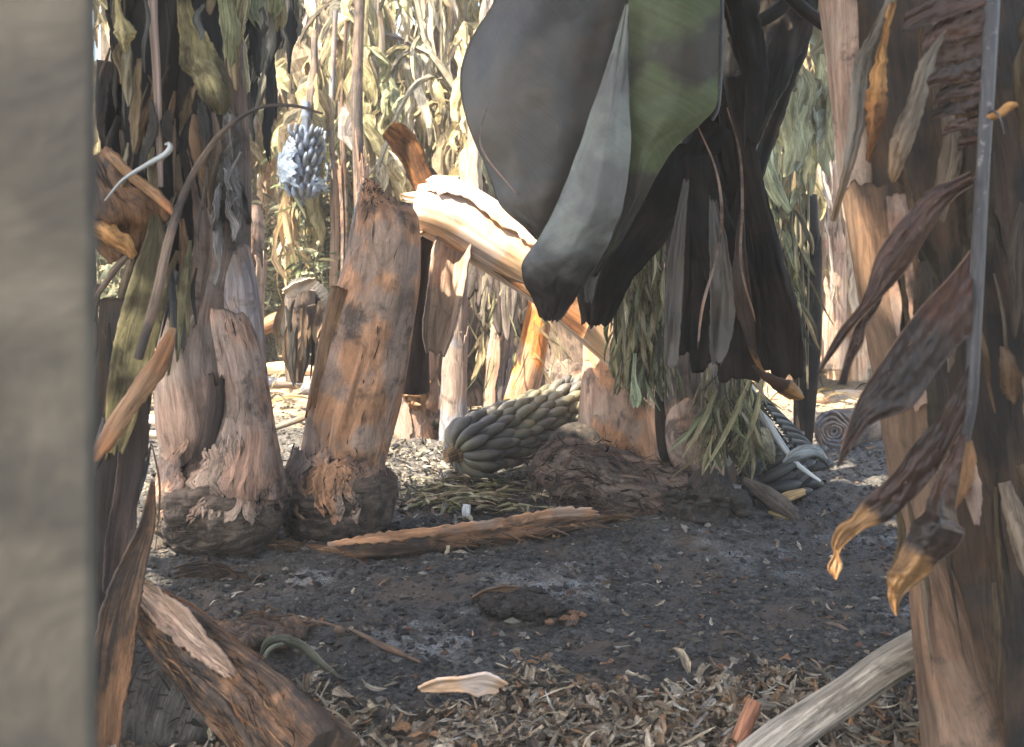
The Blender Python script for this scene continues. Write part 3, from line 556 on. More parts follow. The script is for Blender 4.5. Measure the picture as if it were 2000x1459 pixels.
# ================================================================== banana fingers and bunches
def finger(mb, p0, ax, out, L, r, bend=.9, n=11, m=9, s=0):
    """one curved banana: starts at p0 going outward, curves towards ax"""
    ax = nz(np.array(ax, float)); out = nz(np.array(out, float)); t = np.linspace(0, 1, n)
    a = bend*np.minimum(t*1.25, 1.0)*PI/2
    dirs = np.cos(a)[:, None]*out+np.sin(a)[:, None]*ax
    C = np.array(p0)+np.concatenate([[np.zeros(3)], np.cumsum((dirs[1:]+dirs[:-1])/2, 0)])*L/(n-1)
    rr = r*np.interp(t, [0, .08, .2, .4, .7, .88, .96, 1], [.42, .45, .78, 1, 1, .72, .40, .26])
    S = nz(np.cross(out, ax)); ph = np.linspace(0, 2*PI, m)
    Nn = np.cross(dirs, S)
    k = 1+.07*np.cos(ph*5+s)[None]
    Pg = C[:, None]+(rr[:, None]*k)[..., None]*(np.cos(ph)[None, :, None]*S+np.sin(ph)[None, :, None]*Nn[:, None])
    mb.grid(Pg, flip=True); mb.grid(np.stack([Pg[-1], Pg[-1]+(C[-1]-Pg[-1])*.95+dirs[-1]*r*.12]), vv=np.ones((2, m)), flip=True)
def bunch(name, label, A, B, R, nh, nf, L, fr, group, bent=None, sub=True, seed=1, grp=None, taper=.75):
    """stalk from A (blossom end) to B (butt end); fingers curve towards B"""
    rs = random.Random(seed); A = np.array(A); B = np.array(B); ax = nz(B-A); q = nz(np.cross(ax, [0, 0, 1.])); w = np.cross(q, ax)
    r = root(name, label, 'banana bunch', tuple((A+B)/2-np.array([0, 0, R])), grp)
    part('stalk', mk(tube, [list(A-ax*.05)+[.02], list(A)+[.03], list((A+B)/2)+[.034], list(B+ax*.08)+[.03], list(B+ax*.2)+[.026]], n=20, m=14, world=True), M['stalk'], r)
    for h in range(nh):
        t = h/(nh-1); c = A+(B-A)*t*.92; Rh = R*(1-(1-taper)*t) if True else R
        hp = part('hand', mk(tube, [list(c-ax*.012)+[.036], list(c)+[.046], list(c+ax*.014)+[.036]], n=6, m=14, world=True), M['stalk'], r)
        mbh = MB()
        for f in range(nf):
            a = 2*PI*(f+.5*(h % 2)+rs.uniform(-.22, .22))/nf; o = math.cos(a)*q+math.sin(a)*w
            p0 = c+o*.03+ax*rs.uniform(-.008, .008)
            LL = L*rs.uniform(.84, 1.12)*(1.08 if h == 0 else 1)
            if sub and o[1] < -.12:
                m1 = MB(); finger(m1, p0, ax, o+ax*.12*rs.uniform(0, 1), LL, fr*rs.uniform(.92, 1.08), rs.uniform(.80, .95) if h else rs.uniform(.62, .8), s=f)
                subpart('banana_finger', m1, M['banana'], hp)
            else: finger(mbh, p0, ax, o, LL, fr, rs.uniform(.8, .95), n=9, m=8)
        if mbh.V: props(subpart('banana_fingers', mbh, M['banana'], hp), kind='stuff' if sub else None)
    return r
A0 = P(892, 908, 4.22); B0 = P(1150, 786, 4.62)
bunch('banana_bunch', 'large fallen bunch of dark grey-green bananas lying on leaves behind the charred log', (A0[0], A0[1], .145), (B0[0]+.03, B0[1], .285), .195, 12, 15, .140, .0205, 'g', grp='fallen banana bunches', taper=.95)

# ================================================================== charred log in the middle
r = root('charred_log', 'charred crumbling brown log with a black broken end, lying in front of the banana bunch', 'burnt log', gp(1250, 1050, 3.75))
mb = MB(); LOGP = tube(mb, [(1086, 962, 3.78, 50), (1096, 952, 3.78, 74), (1128, 946, 3.78, 82), (1180, 956, 3.77, 78), (1260, 976, 3.76, 68), (1325, 994, 3.75, 62)], n=170, m=150, amp=.28, lump=.35, ls=5, fs=20, fl=9, s=31)
part('trunk', mb, M['charlog'], r)
fibres(r, LOGP, 1500, (.01, .09), (.002, .012), .02, [(.10, .06, .042), (.05, .036, .03), (.025, .02, .018), (.15, .10, .07)], jit=.5, ur=(.1, .9), vr=(.02, 1))
mb = mk(tube, [(1300, 985, 3.72, 60), (1350, 1000, 3.70, 68), (1400, 1015, 3.70, 60), (1440, 1040, 3.72, 42), (1462, 1062, 3.72, 14)], n=110, m=90, amp=.6, lump=.6, ls=12, fs=24, fl=22, s=32)
for i in range(160):
    x = random.uniform(1295, 1455); y = random.uniform(950, 1062)+(x-1300)*.18
    chunk(mb, P(x, min(y, 1075), 3.60+random.uniform(0, .08)), random.uniform(.006, .02), (1.5, 1, .6), n=6, m=8, s=i)
part('broken_end', mb, M['clod'], r, 'black crumbled end')
mb = mk(tube, [(1072, 880, 3.85, 16), (1108, 862, 3.85, 34), (1145, 868, 3.85, 34), (1175, 892, 3.85, 14)], n=40, m=40, amp=.3, lump=.3, ls=14, fs=20, fl=20, s=33)
part('charred_crust', mb, M['clod'], r)

r = root('fallen_stem_strip', 'long thin orange-brown dried stem strip lying across the ground in front of the stumps', 'dry stem', gp(860, 1060, 3.45))
part('strip', mk(tube, [(524, 1064, 3.45, 5), (560, 1066, 3.45, 8), (640, 1075, 3.42, 13), (720, 1070, 3.40, 19), (800, 1060, 3.40, 20), (900, 1052, 3.42, 16), (1010, 1038, 3.44, 19), (1110, 1020, 3.46, 17), (1170, 1012, 3.48, 12), (1235, 1010, 3.5, 5)], n=160, m=44, amp=.5, lump=.5, ls=9, fs=45, fl=7, s=41), M['bark'], r)
mb = MB(); Pg = tube(mb, [(524, 1064, 3.45, 5), (640, 1075, 3.42, 13), (800, 1060, 3.40, 20), (1010, 1038, 3.44, 19), (1170, 1012, 3.48, 12), (1235, 1010, 3.5, 5)], n=120, m=34, amp=.3)
fibres(r, Pg, 380, (.02, .12), (.001, .008), .008, [(.34, .18, .09), (.20, .11, .06), (.05, .035, .03), (.10, .07, .05), (.42, .26, .15)], jit=.12)
part('sheath', mk(ribbon, [(640, 1062, 3.36, 4), (740, 1050, 3.33, 9), (860, 1036, 3.34, 9), (980, 1020, 3.36, 10), (1090, 1004, 3.39, 12), (1190, 1000, 3.42, 7)], .3, .6, jag=.9, thick=.005, n=60, s=42), M['stump'], r, 'torn orange upper skin')
mb = MB()
for i in range(22):
    x = random.uniform(620, 1180); y = 1092-(x-620)*.11; a = random.uniform(-.2, .25)
    ribbon(mb, [(x, y-12, 3.38, 3), (x+30, y-4+a*25, 3.38, 1.6), (x+random.uniform(40, 75), y+a*50, 3.38, .4)], n=7, m=3, s=i, wav=.5)
part('fibre', mb, M['bark'], r)

# ================================================================== plant behind carrying the hanging leaves
r = root('banana_plant', 'brown banana plant behind the charred log under the blackened hanging leaves', 'banana plant', gp(1390, 1010, 3.95), 'banana plants in the burnt plot')
part('trunk', mk(tube, [(1405, 1050, 3.98, 70), (1395, 980, 3.98, 56), (1370, 900, 3.98, 62), (1350, 800, 3.97, 62), (1345, 700, 3.96, 60), (1350, 500, 3.95, 54), (1360, 200, 3.9, 46), (1365, -150, 3.85, 40), (1370, -460, 3.8, 26)], n=130, m=40, amp=.05, lump=.05, s=51), M['bgdark'], r)
part('sheath', mk(panel, [(1340, 690, 1404, 700), (1318, 760, 1400, 770), (1300, 830, 1392, 840), (1310, 900, 1402, 890), (1340, 940, 1412, 930)], 3.92, .8, jt=.1, jb=.15, sj=.06, s=52), M['brown'], r, 'reddish brown outer sheath')
part('sheath', mk(panel, [(1370, 880, 1412, 868), (1352, 925, 1414, 915), (1345, 960, 1414, 960), (1372, 985, 1413, 1000)], 3.90, .8, jt=.15, jb=.2, sj=.05, s=53), M['pinkbrown'], r, 'pale pinkish base sheath')
part('sheath', mk(panel, [(1410, 935, 1446, 938), (1412, 980, 1444, 985), (1414, 1020, 1440, 1024), (1416, 1050, 1438, 1050)], 3.80, .5, jt=.1, s=54), M['mauve'], r)
part('sheath', mk(panel, [(1280, 760, 1312, 760), (1282, 840, 1320, 840), (1294, 900, 1340, 905), (1330, 950, 1370, 955)], 3.93, .5, s=55), M['leafblack'], r)
# crown leaves of this plant, hanging forward: the large scorched leaf
mb = MB()
sheet(mb, [row(-330, 1080, 1400, 2.66, .10, tilt=.05), row(-120, 1010, 1405, 2.66, .14, tilt=.08), row(0, 965, 1330, 2.66, .18, tilt=.02), row(60, 925, 1300, 2.67, .20, tilt=.0),
           row(130, 897, 1290, 2.67, .20, tilt=.0), row(200, 903, 1270, 2.66, .19, tilt=.02), row(270, 928, 1240, 2.64, .17, tilt=.04), row(340, 955, 1200, 2.62, .14, tilt=.06),
           row(400, 975, 1160, 2.59, .10, tilt=.08), row(440, 1018, 1130, 2.56, .05, tilt=.08), row(480, 1058, 1100, 2.56, .01, tilt=.05)], n=90, m=60, amp=.016, fx=3, fy=5, s=61, jb=.05)
part('leaf_blade', mb, M['leafdark'], r, 'broad smooth scorched brown leaf half')
mb = MB()
sheet(mb, [row(8, 1221, 1227, 2.47, 0), row(100, 1193, 1229, 2.46, .01), row(200, 1162, 1230, 2.45, .025), row(300, 1124, 1229, 2.44, .035), row(400, 1084, 1218, 2.43, .045),
           row(460, 1052, 1196, 2.43, .05), row(510, 1022, 1170, 2.43, .05), row(550, 1026, 1142, 2.44, .04), row(590, 1042, 1118, 2.45, .02), row(640, 1060, 1084, 2.46, 0)], n=120, m=40, amp=.010, fx=4, fy=9, s=62, jb=.06, jf=9)
part('leaf_fold', mb, M['leafgrey'], r, 'grey green underside folded forward')
mb = MB()
sheet(mb, [row(-330, 1226, 1408, 2.50, .02), row(-120, 1226, 1408, 2.5, .03), row(0, 1227, 1407, 2.5, .035), row(100, 1228, 1405, 2.5, .035), row(160, 1228, 1404, 2.5, .035), row(205, 1228, 1400, 2.5, .03), row(240, 1228, 1372, 2.5, .03),
           row(290, 1228, 1318, 2.5, .02), row(350, 1226, 1280, 2.5, .015), row(410, 1215, 1248, 2.5, .01), row(470, 1186, 1215, 2.49, 0), row(540, 1150, 1165, 2.49, 0)], n=90, m=40, amp=.006, fx=4, fy=8, s=63)
part('leaf_blade', mb, M['leafgreen'], r, 'still green leaf half with purple scorch')
part('midrib', mk(tube, [(1408, -340, 2.53, 12), (1407, 0, 2.52, 8), (1404, 190, 2.52, 5), (1392, 235, 2.52, 3)], n=50, m=10), M['rib'], r)
mb = MB()
sheet(mb, [row(280, 1130, 1390, 2.66, .03), row(350, 1110, 1400, 2.68, .05), row(420, 1090, 1340, 2.68, .05), row(480, 1085, 1290, 2.68, .05), row(540, 1118, 1240, 2.68, .04), row(590, 1128, 1214, 2.68, .02), row(650, 1138, 1180, 2.68, .0)], n=50, m=30, amp=.012, s=64, jb=.08)
part('leaf_blade', mb, M['leafblack'], r, 'black ragged leaf behind the fold')
mb = MB()
q = [((1385, 150, 20), (1360, 300, 36), (1340, 450, 42), (1330, 600, 36), (1330, 715, 34)),
     ((1410, 180, 20), (1415, 320, 34), (1398, 480, 40), (1392, 620, 42), (1385, 735, 40)),
     ((1420, 200, 16), (1440, 340, 24), (1462, 480, 28), (1470, 620, 40), (1485, 740, 48)),
     ((1430, 150, 22), (1462, 330, 22), (1500, 500, 28), (1530, 640, 38), (1545, 760, 30)),
     ((1400, 240, 30), (1345, 330, 34), (1300, 400, 26), (1262, 450, 14), (1240, 500, 4)),
     ((1370, 300, 30), (1385, 420, 40), (1430, 560, 44), (1440, 680, 44), (1440, 750, 40)),
     ((1405, -200, 34), (1430, -40, 42), (1450, 60, 34), (1470, 160, 28), (1462, 300, 12))]
for i, p in enumerate(q):
    ribbon(mb, [(a, b, 2.74-.03*i+.02*k, w) for k, (a, b, w) in enumerate(p)], [.1, .35, -.2, .4, 0, .2, .1][i], [.3, -.2, .5, -.3, .3, -.3, .6][i], cup=[.5, -.5, .6, .4, .3, -.4, .4][i], jag=.12, wav=.35, n=60, m=16, s=70+i, tipj=.08)
part('leaf_strip', mb, M['leafblack'], r, 'blackened hanging leaf curtain')
mb = MB()
for i, p in enumerate([((1392, 380, 6), (1404, 480, 18), (1412, 580, 24), (1405, 670, 20), (1398, 720, 6)), ((1340, 350, 6), (1322, 480, 14), (1316, 600, 16), (1312, 700, 14), (1310, 722, 6)), ((1250, 320, 30), (1200, 420, 26), (1160, 520, 18), (1150, 600, 6))]):
    ribbon(mb, [(a, b, 2.60-.01*k, w) for k, (a, b, w) in enumerate(p)], [.4, -.3, .2][i], [-.2, .4, .3][i], cup=-.4, jag=.15, wav=.4, n=60, m=16, s=470+i)
part('leaf_strip', mb, M['leafdark'], r, 'dark grey brown strips in front of the black curtain')
mb = MB()
ribbon(mb, [(1450, 395, 2.55, 2), (1448, 470, 2.54, 10), (1452, 560, 2.54, 18), (1466, 640, 2.55, 16), (1478, 700, 2.56, 7), (1500, 735, 2.57, 5), (1540, 760, 2.57, 4)], .3, .9, cup=-.5, n=50, m=10, jag=.15, s=81)
part('leaf_edge', mb, M['leafred'], r, 'brown fold inside the black curtain')
mb = MB()
ribbon(mb, [(1470, 715, 2.52, 3), (1490, 735, 2.52, 9), (1520, 752, 2.52, 16), (1550, 770, 2.53, 18), (1572, 778, 2.54, 3)], .8, .2, cup=.5, n=30, m=10, jag=.3, s=82)
part('leaf_edge', mb, M['leafred'], r, 'brown curled leaf edge')
mb = MB()
ribbon(mb, [(1360, 240, 2.52, 1), (1398, 330, 2.52, 2), (1410, 420, 2.52, 3), (1400, 500, 2.52, 2), (1372, 600, 2.52, 3), (1362, 690, 2.52, 1)], n=50, m=5, wav=.5, s=84)
part('leaf_edge', mb, M['brown'], r, 'thin dried brown leaf margin')
mb = MB()
ribbon(mb, [(1420, 210, 2.52, 1), (1445, 300, 2.52, 2), (1450, 400, 2.5, 3), (1448, 520, 2.5, 2), (1480, 640, 2.5, 2)], n=50, m=5, wav=.5, s=85)
part('leaf_edge', mb, M['brown'], r, 'thin dried brown leaf margin')
mb = MB()
ribbon(mb, [(1010, 380, 2.5, 1), (946, 300, 2.5, 2), (940, 250, 2.5, 1.5), (958, 190, 2.5, .6)], n=30, m=5, s=86)
part('leaf_edge', mb, M['brown'], r, 'thin dried brown leaf margins')
mb = MB()
for i, (a, tw) in enumerate([([(1560, -160, 44), (1548, 0, 46), (1530, 100, 36), (1500, 190, 22), (1470, 270, 16), (1452, 310, 3)], .2), ([(1500, -160, 34), (1490, -20, 30), (1478, 90, 30), (1452, 190, 26), (1440, 260, 20)], -.3),
                             ([(1600, -120, 16), (1566, 60, 18), (1530, 180, 14), (1505, 260, 16), (1480, 350, 12), (1455, 420, 3)], .5), ([(1440, -160, 20), (1436, 10, 26), (1428, 120, 24), (1436, 230, 14)], .3)]):
    ribbon(mb, [(x, y, 2.95+.05*i, w) for x, y, w in a], tw, -tw, cup=.5, jag=.25, wav=.5, n=50, m=14, s=90+i)
part('leaf_strip', mb, M['leafblack'], r, 'dark drooping leaf pieces beside the big leaf')
part('petiole', mk(tube, [(1425, 80, 2.9, 8), (1470, 50, 2.9, 12), (1530, 10, 2.9, 15), (1570, -60, 2.9, 18)], n=20, m=12), M['leafblack'], r)
part('petiole', mk(tube, [(1520, -30, 2.7, 14), (1565, 15, 2.7, 14), (1590, 34, 2.7, 13), (1618, 55, 2.7, 12)], n=20, m=12), M['leafblack'], r)

# ================================================================== wilted creepers hanging around it
PALO = [(.26, .23, .12), (.20, .20, .10), (.34, .30, .18), (.13, .12, .07), (.30, .23, .13), (.07, .065, .045), (.22, .24, .14), (.40, .36, .24)]
def creeper(mb, x0, x1, y0, y1, d0, d1, n, L, w, pal, drift=.15, s0=0):
    for i in range(n):
        x = random.uniform(x0, x1); y = random.uniform(y0, y1); l = random.uniform(*L); d = random.uniform(d0, d1); sl = random.gauss(0, drift)
        ww = random.uniform(*w); k = random.uniform(-.25, .25)*l
        ribbon(mb, [(x, y, d, ww*.3), (x+sl*l*.3+k*.4, y+l*.3, d, ww), (x+sl*l*.6+k*.5, y+l*.65, d-.02, ww*.9), (x+sl*l, y+l, d-.01, ww*.12)],
               random.uniform(-1.2, 1.2), random.uniform(-1.2, 1.2), cup=random.uniform(-.6, .6), fold=random.uniform(0, .5), n=9, m=4, thick=0, jag=.2, s=s0+i, c=np.array(random.choice(pal))*random.uniform(.6, 1.2))
def stems(mb, n, x0, x1, y0, y1, d, c=(.28, .24, .16)):
    for i in range(n):
        x = random.uniform(x0, x1); dx = random.uniform(-30, 30)
        tube(mb, [(x, y0, d, 2.6), (x+dx*.4, y0+(y1-y0)*.4, d-.02, 2.4), (x+dx, y1, d, 1.3)], n=14, m=5, c=c, caps=False)
mb = MB(); creeper(mb, 1195, 1310, 400, 700, 3.25, 3.55, 520, (30, 110), (1.5, 6), PALO, .2)
creeper(mb, 1215, 1290, 600, 720, 3.2, 3.4, 90, (40, 100), (2, 6), PALO, .2); stems(mb, 14, 1210, 1305, 430, 760, 3.3)
ribbon(mb, [(1240, 690, 3.15, 3), (1238, 740, 3.15, 5), (1242, 775, 3.15, 11), (1240, 800, 3.15, 4)], s=3, c=(.40, .44, .28))
ribbon(mb, [(1230, 500, 3.15, 8), (1215, 560, 3.15, 3), (1218, 640, 3.15, 4), (1222, 730, 3.15, 3)], s=3, c=(.30, .26, .17))
solo('wilted_creeper', mb, M['olive'], smooth=False, label='olive wilted creeper hanging between the big leaf fold and the black leaf curtain', cat='creeper', group='wilted creepers on the plants')
mb = MB(); creeper(mb, 1375, 1470, 715, 860, 3.5, 3.75, 260, (30, 100), (1.5, 6), PALO, .4, 300); stems(mb, 10, 1370, 1470, 720, 900, 3.6)
for (a, b, c_, d_) in ((1470, 730, 1370, 930), (1490, 740, 1450, 880), (1400, 760, 1330, 900)):
    ribbon(mb, [(a, b, 3.5, 3), ((a+c_)/2+6, (b+d_)/2, 3.48, 6), (c_, d_, 3.5, 1.5)], .3, .8, s=a, c=(.42, .38, .22))
solo('wilted_creeper', mb, M['olive'], smooth=False, label='straw coloured wilted creeper drooping against the brown trunk below the black leaves', cat='creeper', group='wilted creepers on the plants')
mb = MB(); creeper(mb, 1450, 1570, 330, 640, 4.4, 4.9, 330, (40, 130), (2, 7), PALO, .22, 700); stems(mb, 16, 1450, 1580, 340, 760, 4.6)
solo('wilted_creeper', mb, M['olive'], smooth=False, label='tangled olive creeper hanging right of the black leaf curtain', cat='creeper', group='wilted creepers on the plants')
mb = MB()
PALY = [(.55, .50, .28), (.48, .50, .32), (.62, .55, .36), (.34, .34, .22), (.42, .46, .38), (.22, .20, .13)]
for i in range(46):
    x = random.uniform(1460, 1620); y = random.uniform(-120, 300); l = random.uniform(110, 220); d = random.uniform(4.5, 5.0); w = random.uniform(10, 26); k = random.uniform(-40, 40)
    ribbon(mb, [(x, y, d, w*.4), (x+k*.4, y+l*.3, d, w), (x+k*.2, y+l*.7, d, w*.8), (x+k, y+l, d, w*.1)], random.uniform(-1, 1), random.uniform(-1, 1), cup=random.uniform(-.7, .7), jag=.35, wav=.5, n=16, m=6, thick=0, s=i, c=np.array(random.choice(PALY))*random.uniform(.6, 1.1))
ribbon(mb, [(1485, 290, 4.4, 22), (1500, 340, 4.4, 16), (1520, 385, 4.4, 15), (1545, 420, 4.4, 5)], .1, .4, cup=.3, s=5, c=(.50, .58, .40))
solo('dry_banana_leaves', mb, M['dry'], 'pale yellow-green hanging dry leaves behind the dark leaf pieces at upper right', 'dry leaves')

# ================================================================== pinkish stump behind the log
r = root('banana_stump', 'sooty orange-pink banana stump standing behind the crumbling charred log', 'stump', gp(1215, 950, 4.35), 'burnt banana stumps')
part('trunk', mk(tube, [(1215, 960, 4.38, 92), (1212, 860, 4.38, 88), (1210, 790, 4.38, 80), (1200, 700, 4.38, 66), (1190, 620, 4.38, 52), (1180, 560, 4.38, 40)], n=70, m=50, amp=.05, lump=.12, ls=6, s=101), M['stump'], r)
part('sheath', mk(panel, [(1142, 690, 1200, 700), (1134, 750, 1250, 740), (1130, 810, 1275, 800), (1136, 860, 1285, 860), (1160, 900, 1280, 905)], 4.36, .9, jt=.12, sj=.04, n=60, m=40, amp=.01, s=102), M['pinkbrown'], r, 'orange pink lower skin')

# ================================================================== fallen leaf and second bunch on the right
r = root('fallen_banana_leaf', 'fallen grey banana leaf with a white midrib and combed split blade, beside the brown trunk', 'banana leaf', gp(1530, 1010, 3.9))
part('midrib', mk(tube, [(1462, 755, 3.95, 10), (1490, 810, 3.9, 10), (1520, 860, 3.88, 8), (1555, 905, 3.87, 6), (1602, 940, 3.86, 3)], n=40, m=10), M['ribwhite'], r)
mb = MB()
for i in range(24):
    t = i/23; x = 1470+t*115; y = 775+t*150
    L_ = 42+34*math.sin(t*2.4); c = [(.24, .26, .27), (.12, .13, .13), (.30, .31, .30), (.05, .05, .055)][i % 4]
    ribbon(mb, [(x, y, 3.92, 7), (x-L_*.5, y+L_*.45, 3.93, 8), (x-L_*(1.0+.5*t), y+L_*1.25, 3.95, 3)], .3, .8, cup=.4, n=12, m=5, s=i, c=c)
    if i < 18: ribbon(mb, [(x+6, y-4, 3.9, 6), (x+L_*.5, y+4, 3.92, 6), (x+L_*.9, y+30, 3.95, 2)], .3, .9, cup=.4, n=10, m=5, s=i+40, c=c)
part('leaf_blade', mb, M['dry'], r)
mb = MB()
sheet(mb, [row(775, 1405, 1462, 3.82, .02), row(830, 1400, 1462, 3.80, .03), row(880, 1395, 1450, 3.80, .02), row(910, 1392, 1425, 3.8, .01)], n=24, m=14, amp=.008, s=3, c=(.42, .40, .38))
sheet(mb, [row(835, 1468, 1500, 3.80, .02), row(860, 1462, 1512, 3.78, .02), row(885, 1470, 1515, 3.78, .02), row(905, 1500, 1512, 3.78, .0)], n=24, m=14, amp=.01, s=4, c=(.34, .30, .20))
ribbon(mb, [(1530, 905, 3.7, 4), (1555, 892, 3.69, 14), (1590, 884, 3.7, 14), (1618, 900, 3.72, 2)], .6, .2, cup=.5, s=5, c=(.34, .36, .36))
ribbon(mb, [(1510, 985, 3.7, 8), (1540, 972, 3.69, 11), (1578, 958, 3.7, 6)], .5, .2, cup=.5, s=6, c=(.62, .42, .22))
ribbon(mb, [(1500, 1000, 3.7, 3), (1530, 1010, 3.69, 9), (1566, 1018, 3.7, 4)], .5, .2, cup=.5, s=7, c=(.45, .33, .16))
ribbon(mb, [(1450, 935, 3.7, 4), (1490, 965, 3.68, 18), (1530, 1000, 3.68, 22), (1566, 1030, 3.7, 6)], .2, .6, cup=.5, s=8, c=(.16, .13, .11))
part('torn_blade', mb, M['dry'], r, 'torn beige and tan blade pieces')
A0 = np.array(P(1468, 1020, 3.9)); B0 = np.array(P(1548, 965, 4.1))
bunch('banana_bunch', 'smaller dark bunch of bananas half hidden under the fallen leaf with white midrib', (A0[0], A0[1], .085), (B0[0], B0[1], .115), .10, 5, 9, .13, .019, 'g', grp='fallen banana bunches', seed=5)
for o in [o for o in bpy.data.objects if o.name.startswith('banana_bunch') and 'smaller dark' in o['label']][0].children_recursive: o.data.materials[0] = M['bananadark']
for i, (x, y, L_, w, c) in enumerate([(1465, 905, 60, 8, (.42, .42, .3)), (1400, 900, 10, 4, (.3, .3, .3))][:1]): pass

# olive leaves and tag by the bunch
mb = MB()
for i in range(190):
    x = random.gauss(925, 62); y = random.gauss(985, 17); d = DG(y)+random.uniform(-.03, .05); l = random.uniform(35, 95); a = random.gauss(0, .9)
    p = P(x, y, d); z = max(p[2], float(hgt(p[0], p[1])))+.012+random.random()*.05*(1-abs(x-930)/150)
    q = []
    for k, t in enumerate((-.5, -.15, .2, .5)): q.append([p[0]+t*l/FPX*d*math.cos(a), p[1]+t*l/FPX*d*math.sin(a), z+.008*(1-4*t*t), (.1, 1, .8, .1)[k]*random.uniform(.005, .016)])
    ribbon(mb, q, random.uniform(1.0, 1.9), random.uniform(1.0, 1.9), cup=random.uniform(-.3, .3), wav=.6, jag=.3, n=9, m=4, thick=0, s=i, world=True, c=np.array(random.choice([(.55, .50, .27), (.42, .39, .2), (.66, .6, .38), (.18, .15, .1), (.55, .42, .26)]))*random.uniform(.6, 1.1))
solo('olive_leaf_pile', mb, M['olive'], smooth=False, label='heap of olive dried leaves in front of the large fallen bunch', cat='leaf pile')
mb = MB(); ribbon(mb, [(912, 985, 3.78, 8), (910, 1000, 3.77, 8.5), (913, 1018, 3.77, 8)], .1, .2, cup=.2, n=10, m=5, s=1, jag=.03)
solo('white_tag', mb, M['tag'], 'small white plastic tag on the olive leaf heap', 'tag')

# ================================================================== right foreground plant
r = root('banana_plant', 'large dark banana plant filling the right edge, nearest of all', 'banana plant', gp(2010, 1500, 1.95), 'banana plants in the burnt plot')
part('trunk', mk(tube, [(2075, 1760, 1.98, 240), (2060, 1600, 1.98, 228), (2040, 1459, 1.98, 215), (2000, 1150, 1.98, 205), (1970, 900, 1.98, 200), (1930, 600, 1.98, 205), (1890, 300, 1.98, 205), (1850, 0, 1.98, 200), (1820, -400, 1.98, 190), (1800, -900, 1.98, 150), (1800, -1400, 1.98, 110)], n=170, m=70, amp=.05, lump=.04, ls=5, fs=16, fl=2, s=111), M['trunkR'], r)
part('sheath', mk(panel, [(1592, -120, 1690, -120), (1602, 0, 1706, 0), (1616, 120, 1700, 120), (1632, 260, 1712, 260), (1642, 380, 1716, 370), (1654, 460, 1700, 450)], 1.98, .9, n=70, m=24, jb=.15, sj=.03, s=112), M['pinkbrown'], r, 'smooth pinkish brown sheath at the top left')
part('sheath', mk(panel, [(1640, 330, 1800, 330), (1656, 450, 1812, 450), (1680, 600, 1815, 600), (1708, 750, 1850, 750), (1735, 900, 1880, 900), (1756, 1040, 1900, 1040), (1770, 1150, 1880, 1150)], 1.93, .75, n=100, m=30, jt=.1, jb=.15, sj=.05, s=113), M['tan'], r, 'tan outer sheath')
part('sheath', mk(panel, [(1768, 1010, 1800, 1000), (1776, 1120, 1860, 1110), (1784, 1220, 1900, 1200), (1792, 1320, 1945, 1300), (1800, 1420, 2000, 1400), (1806, 1540, 2080, 1520), (1806, 1800, 2100, 1800)], 1.90, .8, n=90, m=50, jt=.15, sj=.02, amp=.006, s=114), M['tan'], r, 'light tan lower sheath edged by dark fibre')
part('sheath', mk(panel, [(1700, 360, 1830, 360), (1712, 480, 1830, 480), (1735, 620, 1852, 620), (1762, 760, 1880, 760), (1788, 880, 1880, 870)], 1.90, .5, n=80, m=30, jt=.1, jb=.3, sj=.12, s=115), M['brown'], r)
for i, (x0, x1, y0, y1) in enumerate([(1900, 1990, 380, 1250), (1960, 2080, 100, 1000), (1860, 1960, -200, 500), (1930, 2060, 900, 1700)]):
    part('sheath', mk(panel, [(x0+k*.06*(y1-y0)/4, y0+(y1-y0)*k/4, x1+k*.06*(y1-y0)/4, y0+(y1-y0)*k/4) for k in range(5)], 1.84-.01*i, .35, n=70, m=20, jt=.2, jb=.3, sj=.25, amp=.006, s=116+i), M['trunkR'], r)
mb = MB()
for i in range(46):
    x = random.uniform(1740, 2060); y = random.uniform(-60, 1150); L_ = random.uniform(90, 330); d = 1.75+random.uniform(-.05, .02)-.02*(x > 1900); dx = random.uniform(-20, 60); w = random.choice([3, 5, 8, 14, 20])
    ribbon(mb, [(x, y, d, w*.5), (x+dx*.3+random.uniform(-15, 15), y+L_*.35, d-.01, w), (x+dx*.7, y+L_*.7, d, w*.8), (x+dx, y+L_, d, w*.1)], random.uniform(-1, 1), random.uniform(-1, 1), cup=random.uniform(-.5, .5), jag=.3, wav=.4, n=18, m=5, s=i+200,
           c=[(.07, .05, .035), (.05, .04, .03), (.15, .09, .05), (.10, .07, .04), (.26, .20, .15)][i % 5])
part('dead_leaf', mb, M['dry'], r, 'shrivelled leaf shreds clinging to the trunk')
